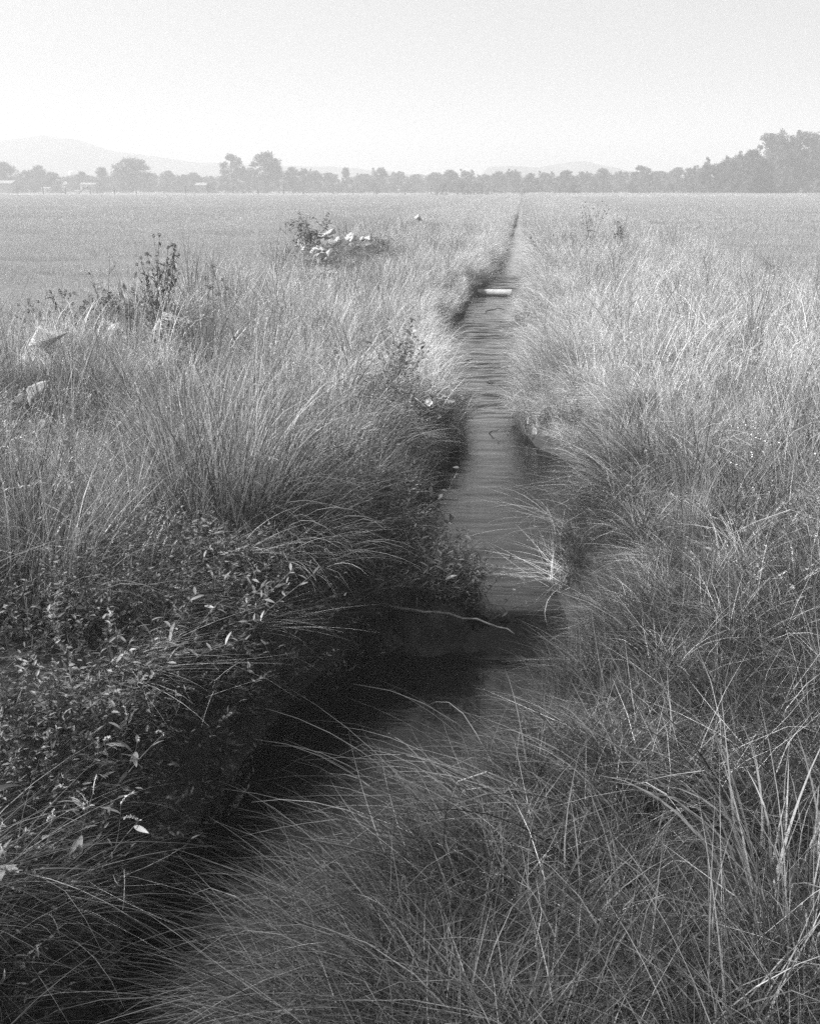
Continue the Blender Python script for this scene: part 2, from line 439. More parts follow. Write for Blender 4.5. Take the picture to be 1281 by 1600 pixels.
for sfx, wm, nm, sg in (('', 1.25, 1.0, 0), ('_mid', 2.1, 0.6, -1), ('_lush', 1.3, 0.9, 0)):
    sk = 3.2 if sfx == '_lush' else 1.0; gm = {'_lush': M['shade_tone'], '_mid': M['dry'], '': M['grass']}[sfx]  # the skewed set paints most blades dark, as foreground shade
    def wd(lo, hi): return (lo * wm, hi * wm)
    def ct(n_): return int(n_ * nm)
    for k in range(6):
        r = np.random.default_rng(100 + k)
        a = blades(r, ct(85), 0.14, (0.30, 0.82), wd(0.0024, 0.0050), (0.20, 0.18), (0.2, 1.6), 5 + sg, tint=(0.1, 1), outward=0.55, skew=sk, lat=0.2)
        b = blades(r, ct(32), 0.16, (0.2, 0.5), wd(0.0022, 0.004), (0.5, 0.3), (0.2, 1.4), 4 + sg, tint=(0.0, 0.5), outward=0.6, skew=sk)  # short low blades tinted darker, colouring shade into the gaps
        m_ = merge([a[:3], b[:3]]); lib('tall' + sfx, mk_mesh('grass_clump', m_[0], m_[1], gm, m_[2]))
    for k in range(6):
        r = np.random.default_rng(200 + k)
        a = blades(r, ct(95), 0.15, (0.40, 0.95), wd(0.0024, 0.0046), (0.62, 0.25), (0.5, 1.5), 7 + sg, az=(0, 0.85), tint=(0.1, 1), skew=sk, lat=0.2)
        b = blades(r, ct(25), 0.15, (0.2, 0.5), wd(0.002, 0.004), (0.3, 0.3), (0.2, 1.4), 4, tint=(0.0, 0.5))  # darker under-blades, shade between the blades done by tint
        m_ = merge([a[:3], b[:3]]); lib('droop' + sfx, mk_mesh('drooping_clump', m_[0], m_[1], gm, m_[2]))
    for k in range(5):
        r = np.random.default_rng(300 + k)
        a = blades(r, ct(55), 0.35, (0.25, 0.75), wd(0.0014, 0.0028), (0.7, 0.45), (-0.4, 0.8), 3, tint=(0, 1), lat=0.2)
        lib('tangle' + sfx, mk_mesh('straw_tangle', a[0] + np.array([0, 0, 0.04]), a[1], M['straw'], a[2]))
    for k in range(5):
        r = np.random.default_rng(400 + k)
        a = blades(r, ct(20), 0.2, (0.55, 1.0), wd(0.0014, 0.0022), (0.14, 0.12), (0.0, 0.7), 6, tint=(0.0, 0.5), tp=5)
        s = spikelets(r, a[3], ct(22), (0.012, 0.026), wd(0.0022, 0.0042), (0.2, 0.8), 0.76)
        m_ = merge([a[:3], s]); lib('seed' + sfx, mk_mesh('seed_stalks', m_[0], m_[1], M['straw'], m_[2]))
    for k in range(4):
        r = np.random.default_rng(500 + k)
        a = blades(r, ct(50), 0.10, (0.6, 1.25), wd(0.0035, 0.006), (0.14, 0.12), (0.1, 1.0), 6, tint=(0, 1), outward=0.8)
        lib('sedge' + sfx, mk_mesh('sedge_clump', a[0], a[1], M['sedge'], a[2]))
for k in range(5):
    r = np.random.default_rng(600 + k)
    parts = []
    st = blades(r, 9, 0.13, (0.18, 0.42), (0.003, 0.004), (0.35, 0.25), (-0.2, 0.6), 5, tint=(0, 0.4), tp=6)
    parts.append(st[:3])
    P = st[3]; nP = 15
    u = r.uniform(0.2, 1, (9, nP)) * 5; i = np.clip(u.astype(int), 0, 4); f = (u - i)[..., None]; kk = np.arange(9)[:, None]
    pos = (P[kk, i] * (1 - f) + P[kk, i + 1] * f).reshape(-1, 3)
    d = r.normal(0, 1, (len(pos), 3)); d[:, 2] = np.abs(d[:, 2]) * 0.5 + 0.1
    parts.append(leaves(r, pos, unit(d), r.uniform(0.018, 0.042, len(pos)), r.uniform(0.006, 0.014, len(pos)), (0.1, 1)))
    m_ = merge(parts); lib('herb', mk_mesh('herb_clump', m_[0], m_[1], M['herb'], m_[2]))
for k in range(4):
    r = np.random.default_rng(700 + k)
    root = r.uniform(-0.6, 0.6, (420, 2))
    a = blades(r, 420, 0, (0.08, 0.26), (0.003, 0.006), (0.3, 0.25), (0.0, 1.0), 3, root=root, tint=(0, 1))
    lib('field', mk_mesh('field_tuft', a[0], a[1], M['field'], a[2]))
for k in range(4):
    r = np.random.default_rng(800 + k)
    root = r.uniform(-1.7, 1.7, (620, 2))
    a = blades(r, 620, 0, (0.08, 0.26), (0.010, 0.022), (0.35, 0.25), (0.0, 0.9), 2, root=root, tint=(0, 1))
    lib('farfield', mk_mesh('far_field_tuft', a[0], a[1], M['field'], a[2]))
for k in range(5):
    r = np.random.default_rng(900 + k)
    root = r.normal(0, 0.36, (260, 2))
    a = blades(r, 260, 0, (0.25, 0.8), (0.006, 0.013), (0.3, 0.25), (0.0, 1.0), 3, root=root, tint=(0, 1))
    lib('fartall', mk_mesh('far_grass_tuft', a[0], a[1], M['rough'], a[2]))
for k in range(4):
    r = np.random.default_rng(950 + k)
    root = r.normal(0, 1.0, (300, 2))
    a = blades(r, 300, 0, (0.25, 0.75), (0.02, 0.045), (0.3, 0.25), (0.0, 0.8), 2, root=root, tint=(0, 1))
    lib('strip', mk_mesh('rough_tuft', a[0], a[1], M['rough'], a[2]))

def make_collection(name, kinds):
    col = bpy.data.collections.new(name)     # not linked to the scene: only a source for the scatter
    index = {}; q = 0
    for kd in kinds:
        index[kd] = []
        for me in LIB[kd]:
            o = bpy.data.objects.new('%s_%03d_%s' % (name, q, kd), me)
            col.objects.link(o); index[kd].append(q); q += 1
    return col, index

def scatter(name, label, cat, items, kinds):
    """items: list of (x, y, z, rx, ry, rz, sx, sz, kind)"""
    col, index = make_collection(name + '_source', kinds)
    r = np.random.default_rng(len(items))
    n = len(items)
    co = np.array([i[:3] for i in items], np.float32)
    rot = np.array([i[3:6] for i in items], np.float32)
    scl = np.array([(i[6], i[6], i[7]) for i in items], np.float32)
    idx = np.array([index[i[8]][r.integers(len(index[i[8]]))] for i in items], np.int32)
    me = bpy.data.meshes.new(name)
    me.vertices.add(n); me.vertices.foreach_set('co', co.ravel())
    for nm, ty, key, arr in (('rot', 'FLOAT_VECTOR', 'vector', rot), ('scl', 'FLOAT_VECTOR', 'vector', scl), ('idx', 'INT', 'value', idx)):
        a = me.attributes.new(nm, ty, 'POINT'); a.data.foreach_set(key, arr.ravel())
    o = obj(name, me)
    ng = bpy.data.node_groups.new(name + '_nodes', 'GeometryNodeTree')
    ng.interface.new_socket('Geometry', in_out='INPUT', socket_type='NodeSocketGeometry')
    ng.interface.new_socket('Geometry', in_out='OUTPUT', socket_type='NodeSocketGeometry')
    N, Lk = ng.nodes, ng.links
    gi = N.new('NodeGroupInput'); go = N.new('NodeGroupOutput')
    ci = N.new('GeometryNodeCollectionInfo'); ci.inputs['Collection'].default_value = col
    ci.inputs['Separate Children'].default_value = True; ci.inputs['Reset Children'].default_value = True
    ip = N.new('GeometryNodeInstanceOnPoints'); ip.inputs['Pick Instance'].default_value = True
    def na(nm, ty):
        q = N.new('GeometryNodeInputNamedAttribute'); q.data_type = ty; q.inputs['Name'].default_value = nm
        return q.outputs['Attribute']
    e2r = N.new('FunctionNodeEulerToRotation')
    Lk.new(na('rot', 'FLOAT_VECTOR'), e2r.inputs[0])
    Lk.new(gi.outputs[0], ip.inputs['Points']); Lk.new(ci.outputs[0], ip.inputs['Instance'])
    Lk.new(na('idx', 'INT'), ip.inputs['Instance Index'])
    Lk.new(e2r.outputs[0], ip.inputs['Rotation']); Lk.new(na('scl', 'FLOAT_VECTOR'), ip.inputs['Scale'])
    Lk.new(ip.outputs[0], go.inputs[0])
    md = o.modifiers.new('scatter', 'NODES'); md.node_group = ng
    return tag(o, label, cat, kind='stuff')

YAW = R(5.083)
def in_view(x, y, margin=33):
    """keep what this place could show from here or from a step to the side"""
    a = np.arctan2(x + math.sin(YAW) * 0, y + 1.2) + YAW
    return (np.abs(a) < R(margin)) & (y > 0.6)

# spots kept low so that the stones and weeds stand clear: x, y, radius, height factor
CLEAR = [(-4.25, 10.45, 0.8, 0.25), (-3.30, 8.0, 0.75, 0.3), (-3.75, 12.2, 0.7, 0.4), (-3.9, 22.4, 1.2, 0.35), (-4.0, 23.8, 1.3, 0.2), (-4.1, 25.4, 0.8, 0.2), (-4.0, 27.0, 1.2, 0.2), (-4.0, 28.4, 1.3, 0.2), (-4.0, 29.6, 0.9, 0.2),
         (-3.9, 46.0, 1.5, 0.3), (-3.96, 47.8, 1.2, 0.3), (-4.1, 13.3, 0.9, 0.6), (-0.9, 9.6, 0.35, 0.35), (-1.25, 4.7, 0.5, 0.3), (-1.35, 3.0, 0.6, 0.35), (-1.3, 3.9, 0.45, 0.35),
         (-0.2, 26.0, 0.5, 0.3)]
def clear_factor(x, y):
    k = 1.0
    for cx_, cy_, rd, fa in CLEAR:
        d = math.hypot(x - cx_, y - cy_) / rd
        if d < 1.4:
            k = min(k, fa + (1 - fa) * float(sstep(0.7, 1.4, d)))
    return k

def area_points(x0, x1, y0, y1, dens):
    n = int((x1 - x0) * (y1 - y0) * dens)
    x = rng.uniform(x0, x1, n); y = rng.uniform(y0, y1, n)
    k = in_view(x, y)
    return x[k], y[k]

# --- bank grass
items = []
for y0, y1, dens in ((0.6, 5, 30), (5, 9.5, 24), (9.5, 16, 16), (16, 28, 12), (28, 46, 12)):
    x, y = area_points(-5.4, 5.2, y0, y1, dens)
    s = outside(x, y); z = height(x, y)
    hn = noise(x, y, 0.9, 7); hn2 = noise(x, y, 2.6, 0)
    for i in range(len(x)):
        if s[i] < 0.03: continue
        if math.hypot(x[i], y[i]) < 1.15: continue
        left = x[i] < -0.4
        # the band thins into the field at its outer edge
        edge = float(sstep(5.3, 4.0, abs(x[i])))
        if rng.uniform() > edge * 0.8 + 0.2: continue
        sc = (0.78 + 0.20 * hn[i] + 0.10 * hn2[i]) * (0.62 + 0.38 * edge) * rng.uniform(0.8, 1.15)
        sc *= clear_factor(x[i], y[i])
        low = 1.0                        # the banks by the pool carry only low, flattened grass
        if not left and y[i] < 7.0:
            low = 0.28 + 0.72 * float(sstep(0.35, 1.8, s[i])) if y[i] < 5.8 else 0.6 + 0.4 * float(sstep(0.1, 0.9, s[i]))
        if left and y[i] < 5.6: low = 0.5 + 0.5 * float(sstep(0.2, 1.2, s[i]))
        u = rng.uniform()
        tilt = 0.0
        if s[i] < 0.50:
            herbzone = left and (y[i] < 5.4 or 9.2 < y[i] < 10.6 or 6.6 < y[i] < 8.2)
            if herbzone and u < (0.75 if y[i] < 4.3 else 0.3): continue
            kd = 'droop' if u < 0.72 else ('tangle' if u < 0.85 else 'tall')
            rz = (0 if left else math.pi) + rng.normal(0, 0.55)
            if kd != 'droop': rz = rng.uniform(0, 6.28)
            sc *= (0.75 + 0.5 * min(s[i], 0.5)) if y[i] > 9 else (0.9 + 0.2 * min(s[i], 0.5))
            if left and 5.6 < y[i] < 7.2: sc *= 0.8
        else:
            if left:
                lown = noise(x[i], y[i], 1.1, 2)
                if y[i] < 5.6 and x[i] > -2.1 and u < 0.25: continue
                kd = 'tall' if u < 0.50 else ('sedge' if u < 0.60 + 0.12 * (lown > 0.2) else ('tangle' if u < 0.84 else 'seed'))
            else:
                kd = 'tall' if u < 0.42 else ('tangle' if u < 0.76 else ('seed' if u < 0.92 else ('droop' if u < 0.96 else 'sedge')))
            rz = rng.uniform(0, 6.28)
            if kd == 'droop': rz = math.pi + rng.normal(0, 0.8)
            if not left: tilt = rng.normal(-0.10, 0.12)
            else: tilt = rng.normal(0.06, 0.12)
        xy = max(sc, 0.8)
        if s[i] < 0.6:
            if not left and 3.3 < y[i] < 6.4:
                xy = 0.38 + 0.3 * s[i]
                if s[i] < 0.24 and y[i] > 3.7: continue
            elif not left and 7.4 < y[i] < 11.5:
                xy = 0.50 + 0.2 * s[i]
                if s[i] < 0.22: sc *= 0.4; xy = 0.42
            elif left and 6.4 < y[i] < 13: xy = 0.60
            elif left and 13 <= y[i] < 27:
                xy = 0.5
                if s[i] < 0.10: continue
            elif not left and 11.5 <= y[i] < 27:
                xy = 0.6
                if s[i] < 0.10: continue
            elif y[i] >= 11.5: xy = 0.75
        if y[i] > 9.5: kd += '_mid'
        elif kd in ('tall', 'droop') and rng.uniform() < 1.3 - y[i] / 8.5: kd += '_lush'  # the nearer the clump, the likelier its painted shade tone
        elif kd == 'seed' and y[i] < 4.5: continue
        elif kd in ('tangle', 'seed') and rng.uniform() < 0.85 - y[i] / 9: continue
        items.append((x[i], y[i], z[i], rng.normal(0, 0.08), tilt, rz, xy * rng.uniform(0.85, 1.15), sc * low, kd))
for yy_ in np.arange(20, 60, 0.16):
    el_, er_ = edges(np.array([yy_]))
    for sg_, xe in ((-1, float(el_[0])), (1, float(er_[0]))):
        xx_ = xe + sg_ * rng.uniform(0.04, 0.22); q_ = rng.uniform(0.30, 0.45) if yy_ < 27 else (rng.uniform(0.35, 0.5) if sg_ < 0 else rng.uniform(0.28, 0.40))
        if abs(yy_ - 26.1) < 0.4: continue
        items.append((xx_, yy_, float(height(xx_, yy_)), 0, 0, (0 if sg_ < 0 else math.pi) + rng.normal(0, 0.7), q_, q_, 'droop_mid' if rng.uniform() < 0.6 else 'tall_mid'))
for x0_, x1_, y0_, y1_, n_ in ((-1.5, -0.5, 26.5, 38, 420), (0.15, 0.9, 8.0, 14.5, 200)):
    for _ in range(n_):
        xx_, yy_ = rng.uniform(x0_, x1_), rng.uniform(y0_, y1_)
        so_ = float(outside(xx_, yy_))
        if so_ < 0.03: continue
        q_ = rng.uniform(0.4, 0.65) * (0.7 + min(so_, 0.5))
        items.append((xx_, yy_, float(height(xx_, yy_)), 0, 0, rng.uniform(0, 6.28), q_, q_, 'tall_mid'))
for yy_ in np.arange(2.2, 16, 0.045):   # low growth right down the bank slopes
    el_, er_ = edges(np.array([yy_]))
    for sg_, xe in ((-1, float(el_[0])), (1, float(er_[0]))):
        for _ in range(5 if sg_ > 0 and 8.2 < yy_ < 12.5 else 2):
            xx_ = xe + sg_ * rng.uniform(0.01, 0.34 if yy_ < 8.2 else 0.55); q_ = rng.uniform(0.24, 0.40)
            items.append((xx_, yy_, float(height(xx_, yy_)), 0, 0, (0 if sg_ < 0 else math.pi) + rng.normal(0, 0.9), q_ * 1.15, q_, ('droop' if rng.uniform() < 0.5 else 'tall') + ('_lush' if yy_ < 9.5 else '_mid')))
for _ in range(46):                     # grass rooted on the mud shelf and bar
    a_ = rng.uniform(0, 6.28); q_ = math.sqrt(rng.uniform())
    xx_, yy_ = -0.62 + 0.36 * q_ * math.cos(a_), 6.52 + 0.34 * q_ * math.sin(a_)
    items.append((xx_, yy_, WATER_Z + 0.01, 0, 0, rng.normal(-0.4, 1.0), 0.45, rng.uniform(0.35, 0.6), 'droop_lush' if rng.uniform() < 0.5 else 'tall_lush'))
for _ in range(44):                     # dark grass arching over the near end of the pool
    yy_ = rng.uniform(2.1, 2.9); el_, er_ = edges(np.array([yy_]))
    sg_ = -1 if rng.uniform() < 0.35 else 1
    xx_ = (float(el_[0]) if sg_ < 0 else float(er_[0])) + sg_ * rng.uniform(0.05, 0.45)
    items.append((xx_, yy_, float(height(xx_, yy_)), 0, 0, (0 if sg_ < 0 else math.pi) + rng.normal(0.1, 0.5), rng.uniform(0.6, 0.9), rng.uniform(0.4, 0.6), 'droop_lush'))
for _ in range(330):                    # the right bank beside the ledge
    xx_, yy_ = rng.uniform(0.2, 1.7), rng.uniform(4.2, 8.4); so_ = float(outside(xx_, yy_))
    if so_ < 0.22: continue
    q_ = rng.uniform(0.55, 0.8) * (0.6 + 0.4 * float(sstep(0.2, 0.9, so_)))
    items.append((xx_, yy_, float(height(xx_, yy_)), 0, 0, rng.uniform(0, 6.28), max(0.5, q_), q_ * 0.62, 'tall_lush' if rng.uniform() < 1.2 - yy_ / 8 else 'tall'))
# a closed sward at the near bank so that no bare soil shows
for _ in range(640):
    xx_, yy_ = rng.uniform(-0.5, 2.4), rng.uniform(1.5, 4.6)
    if float(outside(xx_, yy_)) < (0.15 if yy_ < 2.6 else 0.45): continue
    q_ = rng.uniform(0.5, 0.8)
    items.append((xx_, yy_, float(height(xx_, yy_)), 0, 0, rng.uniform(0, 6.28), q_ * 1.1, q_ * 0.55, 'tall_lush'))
x, y = area_points(-5.6, 5.4, 46, 222, 4.2)
s = outside(x, y); z = height(x, y); hn = noise(x, y, 1.6, 7)
for i in range(len(x)):
    if s[i] < 0.46: continue
    edge = float(sstep(5.4, 4.0, abs(x[i])))
    if rng.uniform() > edge * 0.8 + 0.2: continue
    sc = (0.85 + 0.25 * hn[i]) * (0.5 + 0.5 * edge) * clear_factor(x[i], y[i]) * (0.75 + 0.25 * min(1, s[i]))
    items.append((x[i], y[i], z[i], 0, 0, rng.uniform(0, 6.28), sc, sc, 'fartall'))
print('bank grass', len(items))
scatter('bank_grass', 'tall tangled grass covering both banks of the ditch', 'grass', items, [q + m_ for q in ('tall', 'droop', 'tangle', 'seed', 'sedge') for m_ in ('', '_mid', '_lush')] + ['fartall'])

# --- low broadleaf weeds on the left bank and at the water's edge
items = []
def herb_patch(cx_, cy_, rx_, ry_, n, sc0=1.0):
    for _ in range(n):
        a = rng.uniform(0, 6.28); q = math.sqrt(rng.uniform())
        x_, y_ = cx_ + rx_ * q * math.cos(a), cy_ + ry_ * q * math.sin(a)
        s_ = float(outside(x_, y_))
        if s_ < -0.03: continue
        tl = 0.45 if s_ < 0.35 else 0.0
        sg = 1 if x_ < -0.4 else -1
        items.append((x_, y_, float(height(x_, y_)), rng.normal(0, 0.15), sg * tl * 0, rng.uniform(0, 6.28), sc0 * rng.uniform(0.7, 1.3), sc0 * rng.uniform(0.7, 1.3), 'herb'))
herb_patch(-1.5, 4.6, 0.5, 1.1, 90, 0.9)
herb_patch(-1.6, 3.0, 0.5, 1.0, 90, 0.8)
for yy_ in np.arange(2.3, 6.4, 0.05):
    el_, er_ = edges(np.array([yy_])); herb_patch(float(el_[0]) - 0.10, yy_, 0.14, 0.05, 2, 0.75)
for yy_ in np.arange(6.4, 11, 0.10):
    el_, er_ = edges(np.array([yy_])); herb_patch(float(el_[0]) - 0.10, yy_, 0.14, 0.05, 2, 0.7)
    if yy_ > 9: herb_patch(float(er_[0]) + 0.10, yy_, 0.12, 0.05, 1, 0.7)
herb_patch(-2.2, 4.2, 0.8, 1.4, 40)
herb_patch(-0.95, 9.7, 0.4, 0.8, 70, 0.9)
herb_patch(-0.85, 7.2, 0.45, 0.9, 150, 0.8)
herb_patch(-1.2, 8.4, 0.6, 1.0, 60, 0.9)
for yy_ in np.arange(4.8, 6.6, 0.04):
    el_, er_ = edges(np.array([yy_])); herb_patch(float(el_[0]) - 0.2, yy_, 0.22, 0.05, 3, 0.75)
for _ in range(120):
    a_ = rng.uniform(0, 6.28); q_ = math.sqrt(rng.uniform())
    items.append((-0.60 + 0.36 * q_ * math.cos(a_), 6.60 + 0.42 * q_ * math.sin(a_), WATER_Z + 0.02, rng.normal(0, 0.15), 0, rng.uniform(0, 6.28), rng.uniform(0.6, 0.9), rng.uniform(0.7, 1.15), 'herb'))
herb_patch(-3.2, 8.6, 1.1, 2.0, 60, 0.9)
herb_patch(0.55, 7.0, 0.35, 0.9, 30, 0.8)
herb_patch(0.35, 16.5, 0.25, 0.9, 24, 0.9)
herb_patch(-4.0, 13.2, 1.0, 1.2, 60, 1.1)
herb_patch(-4.2, 26, 0.9, 4, 60, 1.3)
herb_patch(1.6, 33, 1.0, 5, 50, 1.4)
scatter('low_weeds', 'low broad-leaved weeds crowding the stream edge and bank', 'weeds', items, ['herb'])

# --- field grass
items = []
for x0, x1 in ((-46, -4.6), (4.4, 34)):
    x, y = area_points(x0, x1, 6, 48, 1.5)
    z = height(x, y); hn = noise(x * 0.5, y, 2.2, 5)
    for i in range(len(x)):
        sc = 0.95 + 0.3 * hn[i] + 0.35 * float(sstep(6.4, 4.5, abs(x[i])))
        items.append((x[i], y[i], z[i], 0, 0, rng.uniform(0, 6.28), 1.0, max(0.45, sc), 'field'))
for x0, x1 in ((-160, -4.8), (4.6, 130)):
    x, y = area_points(x0, x1, 48, 226, 0.22)
    hn = noise(x * 0.4, y, 5.0, 3); z = height(x, y)
    for i in range(len(x)):
        items.append((x[i], y[i], z[i], 0, 0, rng.uniform(0, 6.28), 1.0, max(0.45, 0.9 + 0.45 * hn[i]), 'farfield'))
print('field', len(items))
scatter('field_grass', 'short even grass of the open field on both sides', 'grass', items, ['field', 'farfield'])

# --- rough grass along the fence and in front of the trees
items = []
for x0, x1, y0, y1, dens in ((-170, 8, 224, 240, 0.45), (4, 150, 196, 232, 0.42), (-230, 170, 240, 330, 0.10)):
    x, y = area_points(x0, x1, y0, y1, dens)
    hn = noise(x, y, 6, 1)
    for i in range(len(x)):
        sc = (0.85 if x[i] > 6 else 0.5) + 0.25 * hn[i]
        items.append((x[i], y[i], -0.02, 0, 0, rng.uniform(0, 6.28), 1.0, sc, 'strip'))
print('rough', len(items))
scatter('rough_grass', 'pale rough grass strip along the far field edge', 'grass', items, ['strip'])

# ------------------------------------------------------------------ tubes, stems, plants
def tube_arr(path, rad, sides=5):
    path = np.asarray(path, float); n = len(path); rad = np.broadcast_to(rad, n)
    tan = unit(np.gradient(path, axis=0))
    ref = np.array([0.3, 0.9, 0.2]); s1 = unit(np.cross(tan, ref)); s2 = np.cross(tan, s1)
    a = np.linspace(0, 2 * math.pi, sides, endpoint=False)
    V = path[:, None, :] + rad[:, None, None] * (np.cos(a)[None, :, None] * s1[:, None, :] + np.sin(a)[None, :, None] * s2[:, None, :])
    i = np.arange(n * sides).reshape(n, sides); j = np.roll(i, -1, 1)
    F = np.stack([i[:-1], j[:-1], j[1:], i[1:]], -1).reshape(-1, 4)
    V = np.concatenate([V.reshape(-1, 3), path[:1], path[-1:]])
    c0, c1 = n * sides, n * sides + 1
    caps = np.concatenate([np.stack([j[0], i[0], np.full(sides, c0)], -1), np.stack([i[-1], j[-1], np.full(sides, c1)], -1)])
    return V, [F, caps], np.full(len(V), 0.5)

def stem_path(r, lean, az, h, wob=0.04, droop=0.0, n=9):
    t = np.linspace(0, 1, n)
    th = lean + droop * t ** 1.5
    dl = h / (n - 1)
    x = np.concatenate([[0], np.cumsum(np.sin(th[1:]) * dl)]); z = np.concatenate([[0], np.cumsum(np.cos(th[1:]) * dl)])
    w = wob * h * np.cumsum(r.normal(0, 0.4, n)) / math.sqrt(n) * t
    w2 = wob * h * np.cumsum(r.normal(0, 0.4, n)) / math.sqrt(n) * t
    return np.stack([x * math.cos(az) - w * math.sin(az), x * math.sin(az) + w * math.cos(az), z - 0.04 + w2 * 0.3], -1)

_leaf_mesh = {}
def leaf_mesh(kind):
    """one single leaf, pointing along +X, shared by every copy"""
    if kind in _leaf_mesh: return _leaf_mesh[kind]
    matn, ln, wd, droop, tint = {'lance': ('herb', 0.075, 0.017, 0.25, 0.8), 'lance_dark': ('herb', 0.07, 0.016, 0.3, 0.3), 'oval': ('herb', 0.045, 0.026, 0.12, 0.9), 'oval_pale': ('pale_leaf', 0.05, 0.034, 0.1, 1.0),
                                 'dead': ('dark_leaf', 0.10, 0.035, 0.55, 0.5), 'dead_small': ('dark_leaf', 0.05, 0.022, 0.5, 0.8)}[kind]
    r = np.random.default_rng(7)
    segs = 5
    t = np.linspace(0, 1, segs + 1)
    w = wd * 0.5 * np.sin(np.clip(t * 0.97 + 0.03, 0, 1) * math.pi) ** 0.75
    xs = ln * t; zs = -droop * ln * t ** 2
    V = []; 
    for i in range(segs + 1):
        V += [(xs[i], -w[i], zs[i] + 0.28 * w[i]), (xs[i], 0, zs[i]), (xs[i], w[i], zs[i] + 0.28 * w[i])]
    F = []
    for i in range(segs):
        a = i * 3
        F += [(a, a + 3, a + 4, a + 1), (a + 1, a + 4, a + 5, a + 2)]
    me = mk_mesh('leaf', np.array(V), [np.array(F)], M[matn], np.full(len(V), tint), smooth=True)
    _leaf_mesh[kind] = me
    return me

def plant(name, label, cat, loc, stems, leaf_kind, n_leaf, leaf_scale=(0.8, 1.3), seed=0, stem_mat='stem', stem_r=0.003, group=None, leaf_from=0.2, leaf_up=0.5, spike=0, spike_mat='pale', flower=None, branch=0):
    """stems: list of (lean, azimuth, height, droop)"""
    r = np.random.default_rng(seed + 1000)
    o = empty(name, loc)
    tag(o, label, cat, group)
    lm = leaf_mesh(leaf_kind)
    for lean, az, h, droop in stems:
        P = stem_path(r, lean, az, h, 0.10, droop)
        rad = np.linspace(stem_r, stem_r * 0.35, len(P))
        st = [tube_arr(P, rad)]
        paths = [P]
        for b in range(branch):
            i0 = r.integers(3, 7); bl = h * r.uniform(0.2, 0.42)
            B = stem_path(r, r.uniform(0.4, 0.9), r.uniform(0, 6.28), bl, 0.14, -0.3, 6) + P[i0] + np.array([0, 0, 0.04])
            st.append(tube_arr(B, np.linspace(stem_r * 0.5, stem_r * 0.25, 6), 4)); paths.append(B)
        v, f, t_ = merge(st)
        obj('stem', mk_mesh('stem', v, f, M[stem_mat], t_, smooth=True), o)
        for q in range(n_leaf):
            pth = paths[r.integers(len(paths))] if branch else P
            u = leaf_from + (1 - leaf_from) * (q + r.uniform(0, 0.8)) / n_leaf
            if branch and pth is not P: u = r.uniform(0.2, 1)
            u = min(u, 0.999) * (len(pth) - 1); i = int(u); f_ = u - i
            p = pth[i] * (1 - f_) + pth[i + 1] * f_
            a = q * 2.4 + r.normal(0, 0.5)
            sc = r.uniform(*leaf_scale)
            obj('leaf', lm, o, tuple(p), (r.normal(0, 0.5), -r.normal(leaf_up, 0.35), a), (sc, sc * r.uniform(0.85, 1.15), sc))
        if spike:
            for b in range(spike):
                pth = paths[(b + 1) % len(paths)]
                base = pth[-1]
                k = stem_path(r, 0.5, r.uniform(0, 6.28), r.uniform(0.04, 0.08), 0.1, 1.2, 6) + base + np.array([0, 0, 0.04])
                n_ = 30
                ii = r.integers(0, 5, n_); ff = r.uniform(0, 1, (n_, 1))
                pos = k[ii] * (1 - ff) + k[ii + 1] * ff
                d = unit(r.normal(0, 1, (n_, 3)) + unit(k[ii + 1] - k[ii]))
                v, f, t_ = merge([leaves(r, pos, d, r.uniform(0.006, 0.010, n_), r.uniform(0.003, 0.005, n_), (0.0, 0.5)), tube_arr(k, 0.0012, 4)])
                obj('flower_spike', mk_mesh('flower_spike', v, f, M['straw'], t_), o)
        if flower == 'umbel':
            n_ = 36
            tips = []
            for pth in paths:
                tips.append(pth[-1] + r.normal(0, 0.035, (14, 3)) * np.array([1, 1, 0.4]))
            pos = np.concatenate(tips); d = r.normal(0, 1, (len(pos), 3)); d[:, 2] = np.abs(d[:, 2])
            v, f, t_ = leaves(r, pos, unit(d), 0.008, 0.007, (0, 1))
            obj('flower_head', mk_mesh('flower_head', v, f, M['petal'], t_), o)['kind'] = 'stuff'
        if flower == 'burr':
            for pth in paths:
                n_ = 40; d = unit(r.normal(0, 1, (n_, 3)))
                v, f, t_ = leaves(r, pth[-1] + d * 0.008, d, 0.016, 0.006, (0, 1))
                obj('seed_head', mk_mesh('seed_head', v, f, M['dark_leaf'], t_), o)
    return o

def gz(x, y, dz=0.0):
    return (x, y, float(height(x, y)) + dz)

def rs(n, seed, lean=(0.1, 0.5), h=(0.3, 0.6), droop=(0, 0.4), az=None):
    r = np.random.default_rng(seed)
    return [(r.uniform(*lean), (r.uniform(0, 6.28) if az is None else r.normal(*az)), r.uniform(*h), r.uniform(*droop)) for _ in range(n)]

